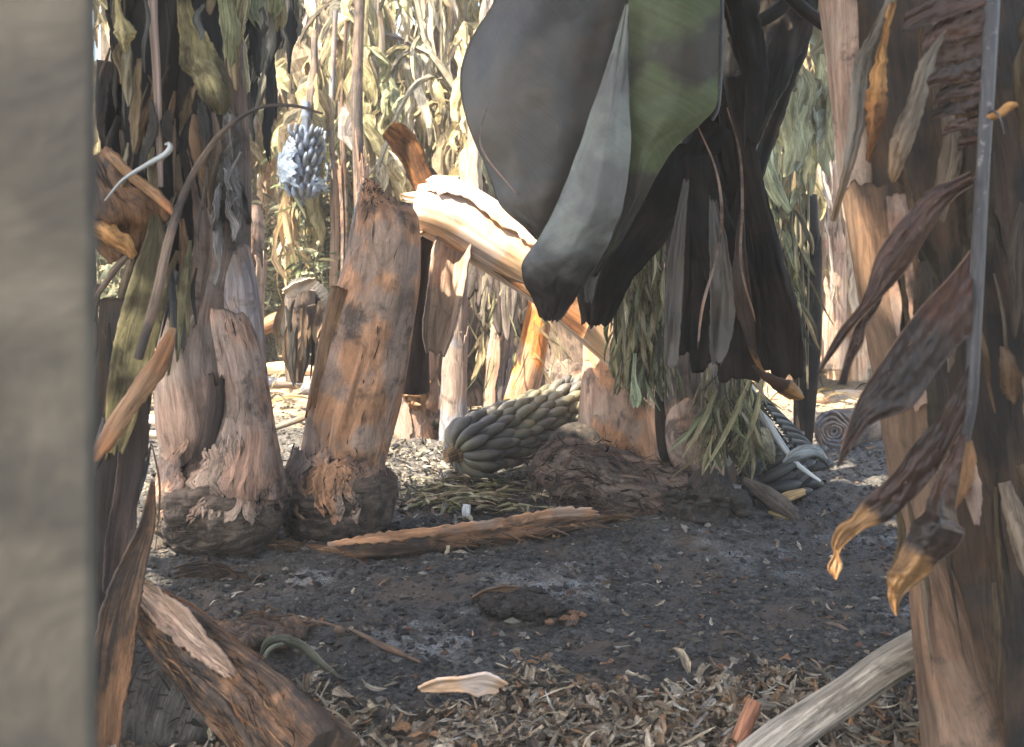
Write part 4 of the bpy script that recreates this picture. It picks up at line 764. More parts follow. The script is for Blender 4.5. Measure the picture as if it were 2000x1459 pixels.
# hanging split leaf in front of it
rb = part('midrib', mk(tube, [(1948, -420, 1.60, 17), (1942, -100, 1.58, 15), (1930, 150, 1.57, 14), (1921, 300, 1.56, 13), (1910, 500, 1.55, 14), (1902, 650, 1.55, 14), (1896, 780, 1.55, 13), (1886, 862, 1.55, 8)], n=90, m=14, amp=.03), M['rib'], r, 'dark grey hanging midrib')
mb = MB()
for i, (y, xl, dy, w) in enumerate([(-190, 1790, 60, 30), (-130, 1800, 60, 30), (-70, 1790, 50, 28), (-14, 1760, 62, 28), (38, 1790, 46, 24), (84, 1800, 44, 22), (127, 1800, 40, 20), (165, 1812, 34, 17), (199, 1822, 30, 16), (231, 1838, 30, 15), (261, 1862, 36, 14)]):
    xm = (1926+xl)/2; o = 10*math.sin(i*2.1)
    edges(mb, [(1927, y-w), (xm+20, y-w+dy*.35), (xm-20, y-w+dy*.6), (xl+8+o, y+dy-w*.8)], [(1925, y+w-5), (xm+20, y+w+dy*.35-6), (xm-20, y+w+dy*.6-7), (xl+o, y+dy+w*.5)], 1.575, d2=1.60+.015*(i % 3), fold=.08*(-1)**i, bow=.08, jag=.10, amp=.005, n=40, m=10, s=300+i)
part('leaf_blade', mb, M['leafred2'], r, 'reddish brown blade split like a comb')
LS = [
      ([(1886, 860, 10), (1878, 920, 22), (1866, 970, 12), (1856, 1000, 3)], .3, .7, .5, 'orange'),
      ([(1888, 862, 8), (1896, 930, 16), (1902, 985, 14), (1908, 1030, 4)], -.3, .3, .5, 'brown'),
]
ES = [([(1896, 335), (1860, 352), (1819, 368), (1791, 396), (1747, 449), (1712, 501), (1692, 569), (1672, 606), (1637, 648), (1596, 727)],
       [(1900, 362), (1863, 388), (1829, 432), (1795, 487), (1764, 535), (1726, 576), (1706, 597), (1678, 626), (1644, 669), (1599, 730)], 1.55, 1.50, 'leafred2', .12),
      ([(1700, 560), (1690, 600), (1671, 638), (1658, 676), (1640, 742), (1634, 750)], [(1726, 572), (1712, 605), (1692, 634), (1685, 669), (1665, 706), (1652, 752)], 1.53, 1.50, 'leafred2', .3),
      ([(1902, 480), (1860, 535), (1808, 590), (1767, 641), (1726, 700), (1692, 751), (1671, 792), (1651, 850), (1634, 912)],
       [(1898, 648), (1856, 693), (1822, 737), (1791, 785), (1760, 806), (1712, 823), (1684, 846), (1662, 876), (1637, 914)], 1.56, 1.47, 'leafred2', .10),
      ([(1892, 715), (1852, 789), (1816, 834), (1777, 879), (1756, 913), (1726, 943), (1689, 973), (1662, 1009), (1635, 1030), (1625, 1060), (1629, 1081), (1617, 1109), (1630, 1130)],
       [(1884, 818), (1861, 861), (1834, 913), (1807, 949), (1777, 979), (1753, 1000), (1732, 1018), (1695, 1030), (1671, 1045), (1650, 1063), (1638, 1081), (1644, 1106), (1634, 1132)], 1.545, 1.46, 'leafred', .12),
      ([(1874, 850), (1834, 925), (1813, 973), (1801, 1003), (1780, 1027), (1756, 1081), (1735, 1121), (1735, 1160), (1741, 1184), (1749, 1202)],
       [(1889, 850), (1876, 925), (1866, 991), (1872, 1024), (1884, 1036), (1870, 1069), (1831, 1100), (1816, 1121), (1789, 1142), (1764, 1162), (1755, 1184), (1752, 1203)], 1.53, 1.48, 'leafred', .25)]
part('leaf_strip', mk(edges, [(1728, -60), (1728, 0), (1698, 65), (1669, 115), (1661, 165), (1658, 230), (1645, 330), (1622, 430)], [(1752, -60), (1751, 0), (1724, 70), (1710, 115), (1702, 170), (1690, 240), (1668, 320), (1632, 434)], 1.66, fold=.35, bow=.1, jag=.12, amp=.006, s=361), M['leafpale'], r, 'pale grey twisted strip hanging at the top')
part('leaf_strip', mk(edges, [(1735, 10), (1718, 90), (1700, 150), (1692, 200), (1695, 260), (1691, 312)], [(1752, 0), (1735, 70), (1731, 150), (1733, 210), (1717, 270), (1700, 320)], 1.65, fold=.3, bow=.05, jag=.2, amp=.008, s=362), M['orangeleaf'], r, 'short orange brown strip')
part('leaf_strip', mk(edges, [(1896, 18), (1850, 52), (1822, 88), (1795, 122), (1775, 190), (1752, 240), (1737, 290), (1735, 340), (1741, 356)], [(1898, 24), (1856, 60), (1832, 100), (1820, 150), (1802, 220), (1784, 275), (1770, 305), (1758, 340), (1746, 357)], 1.60, fold=.3, bow=.05, jag=.12, amp=.008, s=363), M['leafpale'], r, 'smooth pale grey strip arching from the midrib')
em = MB()
for i, (A_, B_, d1, d2, m_, jg) in enumerate(ES):
    part('leaf_strip', mk(edges, A_, B_, d1, d2=d2, fold=[.25, .2, .12, -.15, .3][i], bow=[.3, .5, .25, .35, .5][i], side=[.15, 0, -.2, .1, .2][i], jag=jg*.35, amp=.009, n=140, m=24, s=330+i), M[m_], r)
    for E_, w_ in ((A_, 1.4), (B_, 1.0)):
        dd = np.linspace(d1, d2, len(E_))-.004
        ribbon(em, [(x, y, float(dd[k]), w_*random.uniform(.3, 1.1)) for k, (x, y) in enumerate(E_)], .2, .6, n=80, m=4, jag=.9, thick=.0008, s=i+700)
    for z in range((6, 0, 9, 6, 0)[i]):
        t = random.uniform(.1, .75); k = int(t*(len(A_)-1)); f = random.uniform(.2, .8); x = A_[k][0]*(1-f)+B_[min(k, len(B_)-1)][0]*f; y = A_[k][1]*(1-f)+B_[min(k, len(B_)-1)][1]*f; l = random.uniform(2, 9)
        ribbon(em, [(x, y, d1-.06, .4), (x+l*.5, y-l*.6, d1-.06, .9), (x+l, y-l*1.2, d1-.06, .3)], n=4, m=3, thick=0, s=z)
part('leaf_edge', em, M['tan'], r, 'thin pale torn leaf margins')
for i, (p, a, b, c_, m_) in enumerate(LS):
    part('leaf_strip', mk(ribbon, [(x, y, 1.56+.012*(i % 4)+.012*k, w) for k, (x, y, w) in enumerate(p)], a, b, cup=c_, fold=.18, jag=.16, wav=.35, wr=.10, n=90, m=24, s=320+i, tipj=.08, thick=.001), M[m_], r)
part('tendril', mk(tube, [(1918, 232, 1.57, 2), (1938, 216, 1.55, 2.4), (1954, 232, 1.54, 2), (1962, 262, 1.53, 1)], n=20, m=6, caps=False), M['rib'], r)
part('curl_leaf', mk(ribbon, [(1920, 232, 1.56, 4), (1950, 226, 1.55, 9), (1975, 212, 1.55, 12), (1990, 204, 1.55, 3)], .4, 1., cup=.6, s=9), M['orangeleaf'], r, 'small curled orange leaf tip')

# ================================================================== left foreground plant (behind the post)
r = root('banana_plant', 'dead banana plant with peeling olive and orange strips just right of the concrete post', 'banana plant', gp(150, 1500, 2.2), 'banana plants in the burnt plot')
part('trunk', mk(tube, [(100, 1700, 2.25, 120), (105, 1459, 2.25, 105), (115, 1100, 2.25, 95), (125, 800, 2.25, 70), (120, 500, 2.25, 62), (110, 200, 2.25, 60), (100, -200, 2.25, 56), (95, -700, 2.25, 46), (95, -1100, 2.25, 34)], n=140, m=40, amp=.06, s=131), M['trunkR'], r)
part('sheath', mk(panel, [(196, 560, 300, 520), (192, 700, 300, 690), (190, 850, 285, 850), (186, 1000, 262, 1000), (184, 1150, 246, 1150), (180, 1300, 236, 1300), (178, 1480, 224, 1480), (176, 1650, 220, 1650)], 2.22, .5, n=130, m=26, sj=.06, jt=.05, s=132), M['trunkR'], r)
part('sheath', mk(ribbon, [(300, 400, 2.08, 4), (304, 470, 2.07, 20), (290, 560, 2.06, 34), (268, 660, 2.06, 38), (252, 740, 2.06, 36), (236, 830, 2.07, 26), (226, 900, 2.07, 8)], .1, .3, cup=-.35, n=70, m=16, thick=.004, jag=.06, s=133), M['leafyellow'], r, 'olive yellow strap shaped sheath')
part('sheath', mk(ribbon, [(338, 640, 2.02, 6), (318, 690, 2.02, 16), (284, 745, 2.02, 20), (244, 800, 2.02, 20), (205, 862, 2.02, 17), (176, 912, 2.02, 5)], .2, .5, cup=.4, n=60, m=12, thick=.004, jag=.22, s=134), M['orange'], r, 'orange strip peeling to the lower left')
part('sheath', mk(ribbon, [(298, 940, 2.06, 3), (288, 1020, 2.06, 14), (262, 1100, 2.06, 24), (238, 1180, 2.05, 34), (218, 1290, 2.05, 38), (206, 1400, 2.05, 30), (200, 1560, 2.05, 22)], .1, -.2, cup=-.4, n=90, m=16, thick=.005, jag=.12, s=135), M['bark'], r, 'brown fibrous strip with frayed edge')
part('sheath', mk(ribbon, [(262, 760, 2.12, 22), (262, 860, 2.12, 26), (248, 960, 2.12, 22), (236, 1060, 2.12, 26), (222, 1180, 2.12, 20)], 0, .2, cup=-.5, n=60, m=12, jag=.1, thick=.004, s=136), M['dbrown'], r)
for i, (pp, m_, lab) in enumerate([
    ([(330, -260, 30), (322, -60, 48), (300, 100, 54), (296, 250, 62), (320, 360, 60), (344, 470, 40), (350, 560, 10)], 'leafblack', 'broad scorched leaf'),
    ([(260, -240, 40), (250, -20, 40), (262, 130, 40), (240, 260, 30), (262, 380, 10)], 'leafblack', 'black leaf'),
    ([(390, -240, 40), (372, -40, 48), (388, 100, 46), (396, 200, 44), (405, 330, 24), (404, 420, 8)], 'leafblack', None),
    ([(330, -60, 18), (340, 80, 30), (350, 200, 22), (372, 330, 22), (398, 470, 20), (390, 560, 16), (372, 650, 4)], 'brown', 'twisted brown leaf edge'),
    ([(352, 420, 10), (348, 480, 18), (368, 560, 26), (352, 620, 20), (360, 690, 3)], 'leafdark', None),
    ([(214, 120, 26), (214, 220, 26), (222, 320, 18), (216, 430, 10)], 'bluegrey', None)]):
    part('dead_leaf', mk(ribbon, [(x, y, 2.3+.02*i, w) for x, y, w in pp], .2*(-1)**i, .4*(-1)**(i+1), cup=.45*(-1)**i, jag=.1, wav=.4, n=70, m=18, s=140+i), M[m_], r, lab)
mb = MB()
edges(mb, [(338, -120), (345, 0), (350, 70), (354, 130), (372, 150), (392, 190), (418, 222)], [(352, -120), (372, 0), (400, 60), (428, 112), (452, 166), (452, 200), (440, 226)], 2.15, d2=2.11, fold=.35, bow=.1, jag=.08, amp=.012, side=.3, s=151)
part('folded_leaf', mb, M['leafyellow'], r, 'yellow translucent folded leaf')
part('folded_leaf', mk(edges, [(214, -60), (224, 0), (226, 40), (222, 62), (236, 92), (242, 106)], [(226, -60), (238, 20), (254, 45), (267, 64), (254, 84), (248, 106)], 2.1, d2=2.08, fold=.5, bow=.2, jag=.12, amp=.008, s=152), M['leafyellow'], r, 'small pale yellow leaf tip')
mb = MB()
for i in range(44):
    x = random.uniform(205, 430); y = random.uniform(-80, 330); L_ = random.uniform(60, 220); d = random.uniform(2.06, 2.22); w = random.choice([2, 3, 5, 8, 12]); dx = random.uniform(-40, 30)
    ribbon(mb, [(x, y, d, w*.4), (x+dx*.5+random.uniform(-16, 16), y+L_*.35, d-.01, w), (x+dx*.8, y+L_*.7, d, w*.8), (x+dx, y+L_, d, w*.12)], random.uniform(-1, 1), random.uniform(-1, 1), cup=random.uniform(-.4, .4), wav=.5, jag=.4, n=20, m=6, s=i+800, c=[(.14, .10, .07), (.24, .17, .10), (.07, .06, .05), (.34, .28, .18), (.12, .12, .11), (.20, .12, .07)][i % 6])
part('dead_leaf', mb, M['dry'], r, 'tattered brown and tan leaf strips')
part('midrib', mk(tube, [(296, -300, 2.12, 12), (298, 0, 2.10, 9), (306, 150, 2.10, 8), (314, 365, 2.10, 5)], n=40, m=10), M['rib2'], r, 'straight pinkish midrib')
part('stalk', mk(tube, [(270, 700, 2.04, 9), (305, 580, 2.03, 10), (332, 460, 2.03, 9), (372, 350, 2.03, 7), (430, 262, 2.03, 5.5), (500, 213, 2.03, 4), (570, 206, 2.03, 3.2), (630, 222, 2.03, 2.4)], n=80, m=10), M['bgdark'], r, 'long thin dark stalk arching to the right')
part('stalk', mk(tube, [(185, 585, 2.1, 5), (230, 520, 2.1, 7), (262, 490, 2.1, 5)], n=20, m=8), M['bgdark'], r)
part('tendril', mk(tube, [(205, 392, 2.0, 2), (240, 352, 2.0, 3.5), (290, 320, 2.0, 5), (322, 302, 2.0, 6), (332, 290, 2.0, 6), (330, 281, 2.0, 4), (322, 282, 2.0, 2)], n=50, m=10), M['ribwhite'], r, 'pale grey hooked tendril')
mb = MB()
sheet(mb, [row(300, 150, 215, 2.12, .0, yr=312), row(350, 140, 262, 2.10, .04, yr=362), row(400, 130, 318, 2.09, .06, yr=395), row(440, 140, 325, 2.10, .05, yr=430), row(480, 180, 296, 2.12, .03), row(522, 232, 262, 2.13, 0)], n=50, m=40, amp=.03, fx=5, fy=4, s=153, jb=.1)
part('curled_leaf', mb, M['bark'], r, 'scorched dark brown and orange curled leaf')
part('curled_leaf', mk(ribbon, [(200, 292, 2.04, 8), (225, 318, 2.03, 12), (262, 352, 2.03, 11), (300, 385, 2.03, 12), (330, 412, 2.03, 10), (346, 425, 2.03, 3)], .6, .9, cup=.7, n=50, m=10, jag=.3, wav=.6, s=154, thick=.004), M['orange'], r, 'crinkled orange leaf rim')
part('curled_leaf', mk(ribbon, [(150, 425, 2.05, 10), (196, 452, 2.04, 22), (240, 482, 2.04, 22), (262, 510, 2.05, 4)], .3, .8, cup=.5, n=40, m=10, jag=.2, wav=.5, s=155), M['orangeleaf'], r)
mb = MB()
for i in range(46):
    x = random.uniform(150, 420); y = random.uniform(420, 900) if x < 300 else random.uniform(380, 560); L_ = random.uniform(60, 220); d = random.uniform(2.12, 2.3); w = random.choice([2, 4, 7, 10]); dx = random.uniform(-50, 10)
    ribbon(mb, [(x, y, d, w*.4), (x+dx*.5+random.uniform(-12, 12), y+L_*.4, d, w), (x+dx, y+L_, d, w*.15)], random.uniform(-1, 1), random.uniform(-1, 1), cup=.5, jag=.3, n=14, m=5, s=i+400, c=[(.12, .12, .12), (.20, .15, .10), (.30, .26, .15), (.06, .055, .05), (.28, .16, .09)][i % 5])
part('dead_leaf', mb, M['dry'], r, 'thin dry shreds along the trunk')

# ================================================================== bottom left broken stem and charred log
r = root('broken_pseudostem', 'thick brown fibrous broken stem with a pale torn top slanting out of the lower left', 'broken stem', gp(560, 1480, 2.3))
part('stem', mk(tube, [(258, 1160, 2.20, 28), (320, 1218, 2.12, 48), (390, 1282, 2.05, 62), (465, 1352, 1.98, 72), (540, 1425, 1.92, 82), (625, 1520, 1.8, 90)], n=160, m=90, amp=.3, lump=.12, fs=40, fl=2, s=161), M['bark'], r)
mb = MB(); Pg = tube(mb, [(258, 1160, 2.20, 28), (320, 1218, 2.12, 48), (390, 1282, 2.05, 62), (465, 1352, 1.98, 72), (540, 1425, 1.92, 82), (625, 1520, 1.8, 90)], n=120, m=60, amp=.1)
fibres(r, Pg, 1100, (.02, .12), (.0008, .005), .004, [(.24, .11, .05), (.12, .06, .03), (.04, .03, .025), (.32, .17, .08), (.02, .016, .014)], jit=.10)
part('torn_skin', mk(ribbon, [(258, 1135, 2.14, 10), (300, 1168, 2.09, 24), (350, 1212, 2.03, 27), (400, 1262, 1.98, 24), (440, 1300, 1.94, 15), (466, 1330, 1.93, 3)], .1, .5, cup=-.6, n=90, m=30, jag=.25, thick=.006, s=162, wav=.3, wr=.4), M['ribbed'], r, 'pale ribbed torn skin')
mb = MB()
for i in range(16):
    t = random.random(); x = 270+t*330+random.uniform(-40, 40)*(.4+t); y = 1150+t*300+random.uniform(-40, 40)
    L_ = random.uniform(50, 150); a = random.gauss(.82, .10); d = 2.10-.22*t
    ribbon(mb, [(x, y, d, 2), (x+L_*.5*math.cos(a), y+L_*.5*math.sin(a)*1.1, d-.02, random.uniform(1, 4)), (x+L_*math.cos(a), y+L_*math.sin(a)*1.1, d-.01, 1)], random.uniform(-.8, .8), random.uniform(-.8, .8), n=12, m=4, cup=.4, jag=.4, s=i, thick=.002)
part('frayed_fibre', mb, M['bark'], r)
part('sheath', mk(ribbon, [(300, 1150, 2.28, 6), (345, 1180, 2.24, 14), (400, 1215, 2.2, 12), (450, 1270, 2.15, 8), (540, 1350, 2.08, 16), (620, 1420, 2.02, 24), (720, 1490, 1.95, 18)], -.6, -.4, cup=-.5, n=80, m=14, jag=.25, thick=.005, s=163), M['orange'], r, 'orange sheath on the far side')
r = root('charred_log', 'black charred log under the broken fibrous stem in the lower left corner', 'burnt log', gp(300, 1500, 2.45))
part('log', mk(tube, [(140, 1400, 2.24, 90), (200, 1390, 2.23, 116), (280, 1390, 2.22, 120), (350, 1396, 2.21, 116), (400, 1410, 2.2, 96), (428, 1430, 2.2, 44)], n=90, m=90, amp=.10, lump=.10, ls=10, fs=16, fl=26, s=165), M['char'], r)
mb = MB(); Pg = tube(mb, [(140, 1400, 2.24, 90), (200, 1390, 2.23, 116), (280, 1390, 2.22, 120), (350, 1396, 2.21, 116), (400, 1410, 2.2, 96), (428, 1430, 2.2, 44)], n=70, m=70, amp=.1, lump=.1)
fibres(r, Pg, 700, (.01, .08), (.002, .01), .012, [(.05, .045, .04), (.02, .018, .017), (.10, .085, .07)], jit=.3)

# ================================================================== bottom right branch, stick, husks
r = root('dead_branch', 'bare weathered grey-white branch propped against the right trunk at the bottom', 'branch', gp(1500, 1440, 2.1))
part('wood', mk(tube, [(1420, 1540, 1.92, 40), (1500, 1468, 1.95, 39), (1580, 1408, 1.98, 37), (1660, 1352, 2.0, 36), (1730, 1300, 2.02, 35), (1800, 1262, 2.05, 35), (1850, 1235, 2.07, 30)], n=160, m=80, amp=.2, lump=.12, fs=60, fl=2.5, s=171), M['palewood'], r)
mb = mk(tube, [(1425, 1500, 2.0, 17), (1450, 1430, 2.03, 17), (1474, 1372, 2.06, 15)], n=30, m=16, amp=.03)
solo('reddish_stick', mb, M['redwood'], 'short reddish orange stick poking up at the bottom left of the weathered branch', 'stick')
mb = mk(tube, [(690, 1232, 2.62, 4), (720, 1247, 2.58, 6), (750, 1262, 2.54, 7), (790, 1280, 2.49, 5), (822, 1294, 2.46, 2)], n=40, m=10, lump=.3, ls=20); tube(mb, [(590, 1212, 2.69, 2), (630, 1216, 2.67, 3), (664, 1226, 2.64, 3), (680, 1232, 2.62, 3)], n=24, m=8)
chunk(mb, P(663, 1230, 2.62), .014, (1, .6, .8), s=3)
solo('pale_twig', mb, M['tan'], 'pale knobbly twig lying on the burnt soil left of centre', 'twig')
mb = mk(ribbon, [(820, 1345, 2.27, 8), (860, 1334, 2.26, 18), (900, 1332, 2.25, 20), (945, 1330, 2.26, 27), (990, 1345, 2.28, 14)], .9, .75, cup=-.35, n=50, m=16, jag=.22, thick=.006, s=181)
solo('dry_husk', mb, M['fresh'], 'largest pale husk piece lying on the near litter', 'husk', 'pale husk pieces on the ground')
mb = mk(ribbon, [(922, 1168, 2.88, 3), (945, 1160, 2.88, 12), (975, 1152, 2.88, 12), (998, 1149, 2.88, 7), (1018, 1147, 2.88, 1.5)], .9, .6, cup=-.3, n=30, m=12, jag=.2, thick=.004, s=182)
solo('dry_husk', mb, M['tan'], 'small tan husk piece beside the black clod', 'husk', 'pale husk pieces on the ground')
mb = MB()
for i in range(45): chunk(mb, G(random.gauss(1015, 28), random.gauss(1190, 9), .015), random.uniform(.010, .028), (1.5, 1, .75), n=16, m=20, amp=.9, fs=4, s=i)
solo('charred_clod', mb, M['clod'], 'black charred clod on the open ground in front of the thin stem strip', 'clod')
mb = MB()
for i in range(14): chunk(mb, G(random.gauss(1108, 14), random.gauss(1212, 6), .004), random.uniform(.004, .011), (1.3, 1, .7), n=10, m=12, amp=.9, fs=4, s=i)
solo('fibre_clump', mb, M['bark'], 'small rusty brown fibre clump right of the black clod', 'clump')
mb = MB()
for i in range(40): chunk(mb, G(random.gauss(500, 60), random.gauss(1240, 12)+8, .01), random.uniform(.012, .03), (1.3, 1, .8), n=8, m=10, amp=.5, s=i)
for i in range(60):
    x = random.gauss(480, 50); y = random.gauss(1225, 14); ribbon(mb, [(x, y, 2.7, 1), (x+random.uniform(-30, 30), y-random.uniform(0, 22), 2.69, 3), (x+random.uniform(-50, 50), y+random.uniform(-12, 16), 2.68, 1)], n=8, m=3, s=i)
solo('fibre_heap', mb, M['bark'], 'heap of shredded brown fibre behind the broken fibrous stem', 'fibre heap')
mb = MB(); ribbon(mb, [(508, 1285, 2.5, 2), (530, 1255, 2.5, 12), (580, 1262, 2.49, 13), (630, 1300, 2.45, 9), (690, 1345, 2.4, 2)], .7, .9, cup=.5, n=40, m=8, s=3, c=(.20, .20, .14))
ribbon(mb, [(510, 1292, 2.48, 2), (530, 1268, 2.48, 6), (556, 1256, 2.48, 3)], .7, .9, cup=.5, n=20, m=6, s=4, c=(.36, .36, .26))
solo('narrow_leaf', mb, M['olive'], 'narrow grey-green arched leaf on the ground right of the fibre heap', 'leaf')
mb = MB()
for i in range(9):
    x = random.uniform(350, 400)+i*8; y = 1118+random.uniform(-12, 12); ribbon(mb, [(x-50, y, DG(1130), 3), (x, y-10, DG(1130), 9), (x+30, y+6, DG(1130), 3)], 1, .6, cup=-.4, jag=.5, n=14, m=6, s=i)
solo('bark_scrap', mb, M['bark'], 'brown bark scraps on the soil below the plant with the round base', 'bark scrap')

# ================================================================== middle distance stems
def stem(name, label, pts, m, cat='banana plant', grp='bare banana plants in the middle distance', s=1, sheaths=2, seed=0, **k):
    rs = random.Random(seed+s); b = gp(pts[0][0], pts[0][1], pts[0][2]); r = root(name, label, cat, b, grp)
    part('trunk', mk(tube, pts, n=70, m=30, amp=.06, lump=.05, s=s, **k), M[m], r)
    for i in range(sheaths):
        a = rs.uniform(-1.2, .6); part('sheath', mk(tube, pts, n=60, m=18, a0=a, a1=a+rs.uniform(.9, 1.6), t0=0, t1=rs.uniform(.5, .95), jag1=.25, off=.006+.004*i, flare=rs.uniform(0, .02), sj=.35, thick=.004, s=s+40+i), M[rs.choice(['pinkbrown', 'brown', m])], r)
    return r
stem('burnt_banana_plant', 'bent charred stem with an orange snapped top between the left plant and the leaning stump', [(575, 745, 5.5, 14), (580, 700, 5.5, 22), (582, 640, 5.5, 26), (585, 590, 5.5, 30), (592, 562, 5.5, 24)], 'bgdark', s=201)
r = stem('burnt_banana_plant', 'hollow black charred stem drooping beside the bent one', [(640, 640, 5.6, 10), (632, 600, 5.6, 20), (612, 575, 5.6, 26), (585, 568, 5.6, 26), (560, 572, 5.6, 12)], 'char', s=202, sheaths=0)
part('snapped_top', mk(ribbon, [(556, 575, 5.4, 8), (575, 562, 5.38, 15), (600, 553, 5.4, 11), (620, 546, 5.4, 3)], .5, .2, cup=-.5, jag=.6, s=2, thick=.005), M['bgstem'], r, 'pale snapped top')
part('char_strip', mk(creeper, 550, 640, 575, 640, 5.3, 5.5, 26, (50, 130), (4, 11), [(.04, .035, .03), (.10, .07, .05), (.2, .13, .08)], .1), M['dry'], r)
stem('bare_banana_plant', 'reddish brown rounded stem just right of the grey mauve upper trunk', [(485, 700, 4.6, 24), (486, 600, 4.6, 24), (490, 500, 4.6, 26), (493, 440, 4.6, 22), (494, 400, 4.6, 14)], 'brown', s=203)
stem('bare_banana_plant', 'dark stump behind the leaning orange stump, splintered orange at its side', [(812, 858, 5.4, 44), (812, 800, 5.4, 42), (815, 700, 5.4, 36), (820, 600, 5.4, 32), (822, 500, 5.4, 28)], 'bgdark', s=204, sheaths=3)
mb = MB()
for i in range(14): ribbon(mb, [(812, 800, 5.28, 4), (812+random.uniform(-24, 24), 775+random.uniform(-24, 14), 5.24, 6), (812+random.uniform(-44, 34), 770+random.uniform(-60, 34), 5.2, 1)], n=10, m=4, cup=.5, s=i, thick=.003)
ribbon(mb, [(796, 700, 5.27, 3), (792, 740, 5.26, 12), (800, 790, 5.25, 16)], .3, .8, cup=.5, s=3)
solo('orange_splinters', mb, M['orange'], 'bright orange splintered sheath shreds on the dark stump behind', 'splinters')
solo('charred_corm', mk(tube, [(760, 830, 5.4, 20), (790, 826, 5.4, 36), (840, 826, 5.4, 36), (866, 830, 5.4, 16)], n=40, m=40, amp=.15, lump=.15, ls=9, fs=14, fl=14, s=9), M['char'], 'black charred root lump at the foot of the dark stump', 'root lump')
stem('bare_banana_plant', 'upright bluish grey stem left of the large fallen bunch', [(884, 862, 5.3, 27), (885, 800, 5.3, 26), (888, 700, 5.3, 24), (892, 600, 5.3, 22), (896, 440, 5.3, 20)], 'bluegrey', s=205)
stem('bare_banana_plant', 'slim pinkish stem standing between the grey stem and the orange leaning one', [(962, 830, 5.6, 26), (970, 760, 5.6, 22), (980, 680, 5.6, 22), (990, 600, 5.6, 24), (985, 540, 5.6, 20)], 'mauve', s=206)
stem('bare_banana_plant', 'bright orange leaning stem rising behind the large fallen bunch', [(1010, 800, 5.2, 32), (1030, 730, 5.2, 30), (1046, 650, 5.2, 27), (1058, 580, 5.2, 24), (1066, 500, 5.2, 20)], 'vivid', s=207, sheaths=0)
stem('burnt_banana_plant', 'thick grey and orange mottled stem below the snapped bright one', [(1120, 800, 5.7, 76), (1112, 740, 5.7, 64), (1104, 680, 5.7, 52), (1092, 620, 5.7, 44), (1085, 560, 5.7, 36)], 'bgdark', s=208, sheaths=1)
stem('bare_banana_plant', 'slender dark stem with a hanging leaf right of the creeper', [(1566, 900, 4.9, 16), (1572, 780, 4.9, 22), (1578, 650, 4.9, 26), (1580, 500, 4.9, 24), (1578, 380, 4.9, 18)], 'leafblack', s=209, sheaths=1)
for i, (x, y0, y1, d, w, m_, lab) in enumerate([(1612, 720, 130, 6.6, 30, 'bgstem', 'sunlit orange stem immediately right of the slender dark stem'), (1652, 740, 160, 6.9, 32, 'bgstem', 'pale sunlit trunk against the left edge of the near right trunk'), (1692, 720, 180, 7.3, 30, 'bgstem', 'pale trunk mostly behind the near right trunk'),
     (1510, 780, 220, 7.2, 20, 'bgdark', 'dark stem seen through the olive creeper'), (700, 640, -60, 6.6, 12, 'bgdark', 'thin brown stem just left of the cut top of the leaning stump'), (650, 610, 20, 7.2, 6, 'bluegrey', 'thin tall grey cane right of the blue bagged bunch'), (670, 610, 40, 7.0, 4, 'tan', 'thin tall straw cane left of the leaning stump'),
     (930, 700, 60, 6.4, 14, 'bgstem', 'tan stem under the broken bright stem'), (1110, 560, 100, 6.8, 20, 'bgstem', 'sunlit stem above the broken bright stem')]):
    stem('bare_banana_plant', lab, [(x, y0, d, w*1.15), (x+4, y0+(y1-y0)*.3, d, w), (x-3, y0+(y1-y0)*.65, d, w*.95), (x+6, y1, d, w*.8)], m_, s=210+i)
mb = MB()
for i in range(16):
    x = random.uniform(926, 1006); l = random.uniform(70, 190); d = 5.1; w = random.uniform(8, 16)
    ribbon(mb, [(x, 500+random.uniform(-10, 20), d, w*.6), (x+random.uniform(-10, 10), 500+l*.5, d, w), (x+random.uniform(-25, 25), 500+l, d, w*.1)], random.uniform(-.8, .8), random.uniform(-.8, .8), cup=.6, jag=.3, n=16, m=6, s=i, c=[(.26, .22, .19), (.16, .12, .11), (.10, .08, .07), (.34, .30, .22)][i % 4])
creeper(mb, 930, 1120, 540, 720, 5.0, 5.2, 40, (30, 80), (1, 3), PALO, .6)
solo('dry_banana_leaves', mb, M['dry'], 'grey and tan hanging leaf strips under the middle of the broken bright stem', 'dry leaves')

for i, (x, y0, d, w, lab) in enumerate([(850, 800, 6.1, 24, 'dark stem between the dark stump and the bluish grey stem, farther back'), (925, 790, 6.3, 22, 'dark stem right behind the hanging grey strips'), (1012, 770, 6.5, 26, 'dark stem left of the bright orange leaning stem, farther back'),
     (1085, 760, 6.2, 26, 'dark stem right of the bright orange leaning stem'), (1150, 770, 6.5, 28, 'dark stem behind the sooty pink stump'), (742, 760, 6.4, 20, 'dark stem hidden mostly by the leaning stump')]):
    stem('burnt_banana_plant', lab, [(x, y0, d, w*1.2), (x-4, y0-90, d, w), (x+5, y0-200, d, w*.95), (x-2, 480+14*i, d, w*.7)], 'bgdark', s=230+i, sheaths=1)  # dark stems added to deepen the shade behind the broken stem
mb = MB(); creeper(mb, 700, 1160, 480, 740, 6.0, 6.6, 240, (40, 140), (2, 8), [(.06, .05, .04), (.14, .11, .08), (.22, .18, .12), (.04, .035, .03), (.30, .24, .14)], .35, 1500)  # dark clutter whose tones stand in for shade between the stems
solo('dark_undergrowth', mb, M['dry'], 'dark and dry tangle between the dark stems under the broken bright stem', 'undergrowth', kind='stuff', smooth=False)

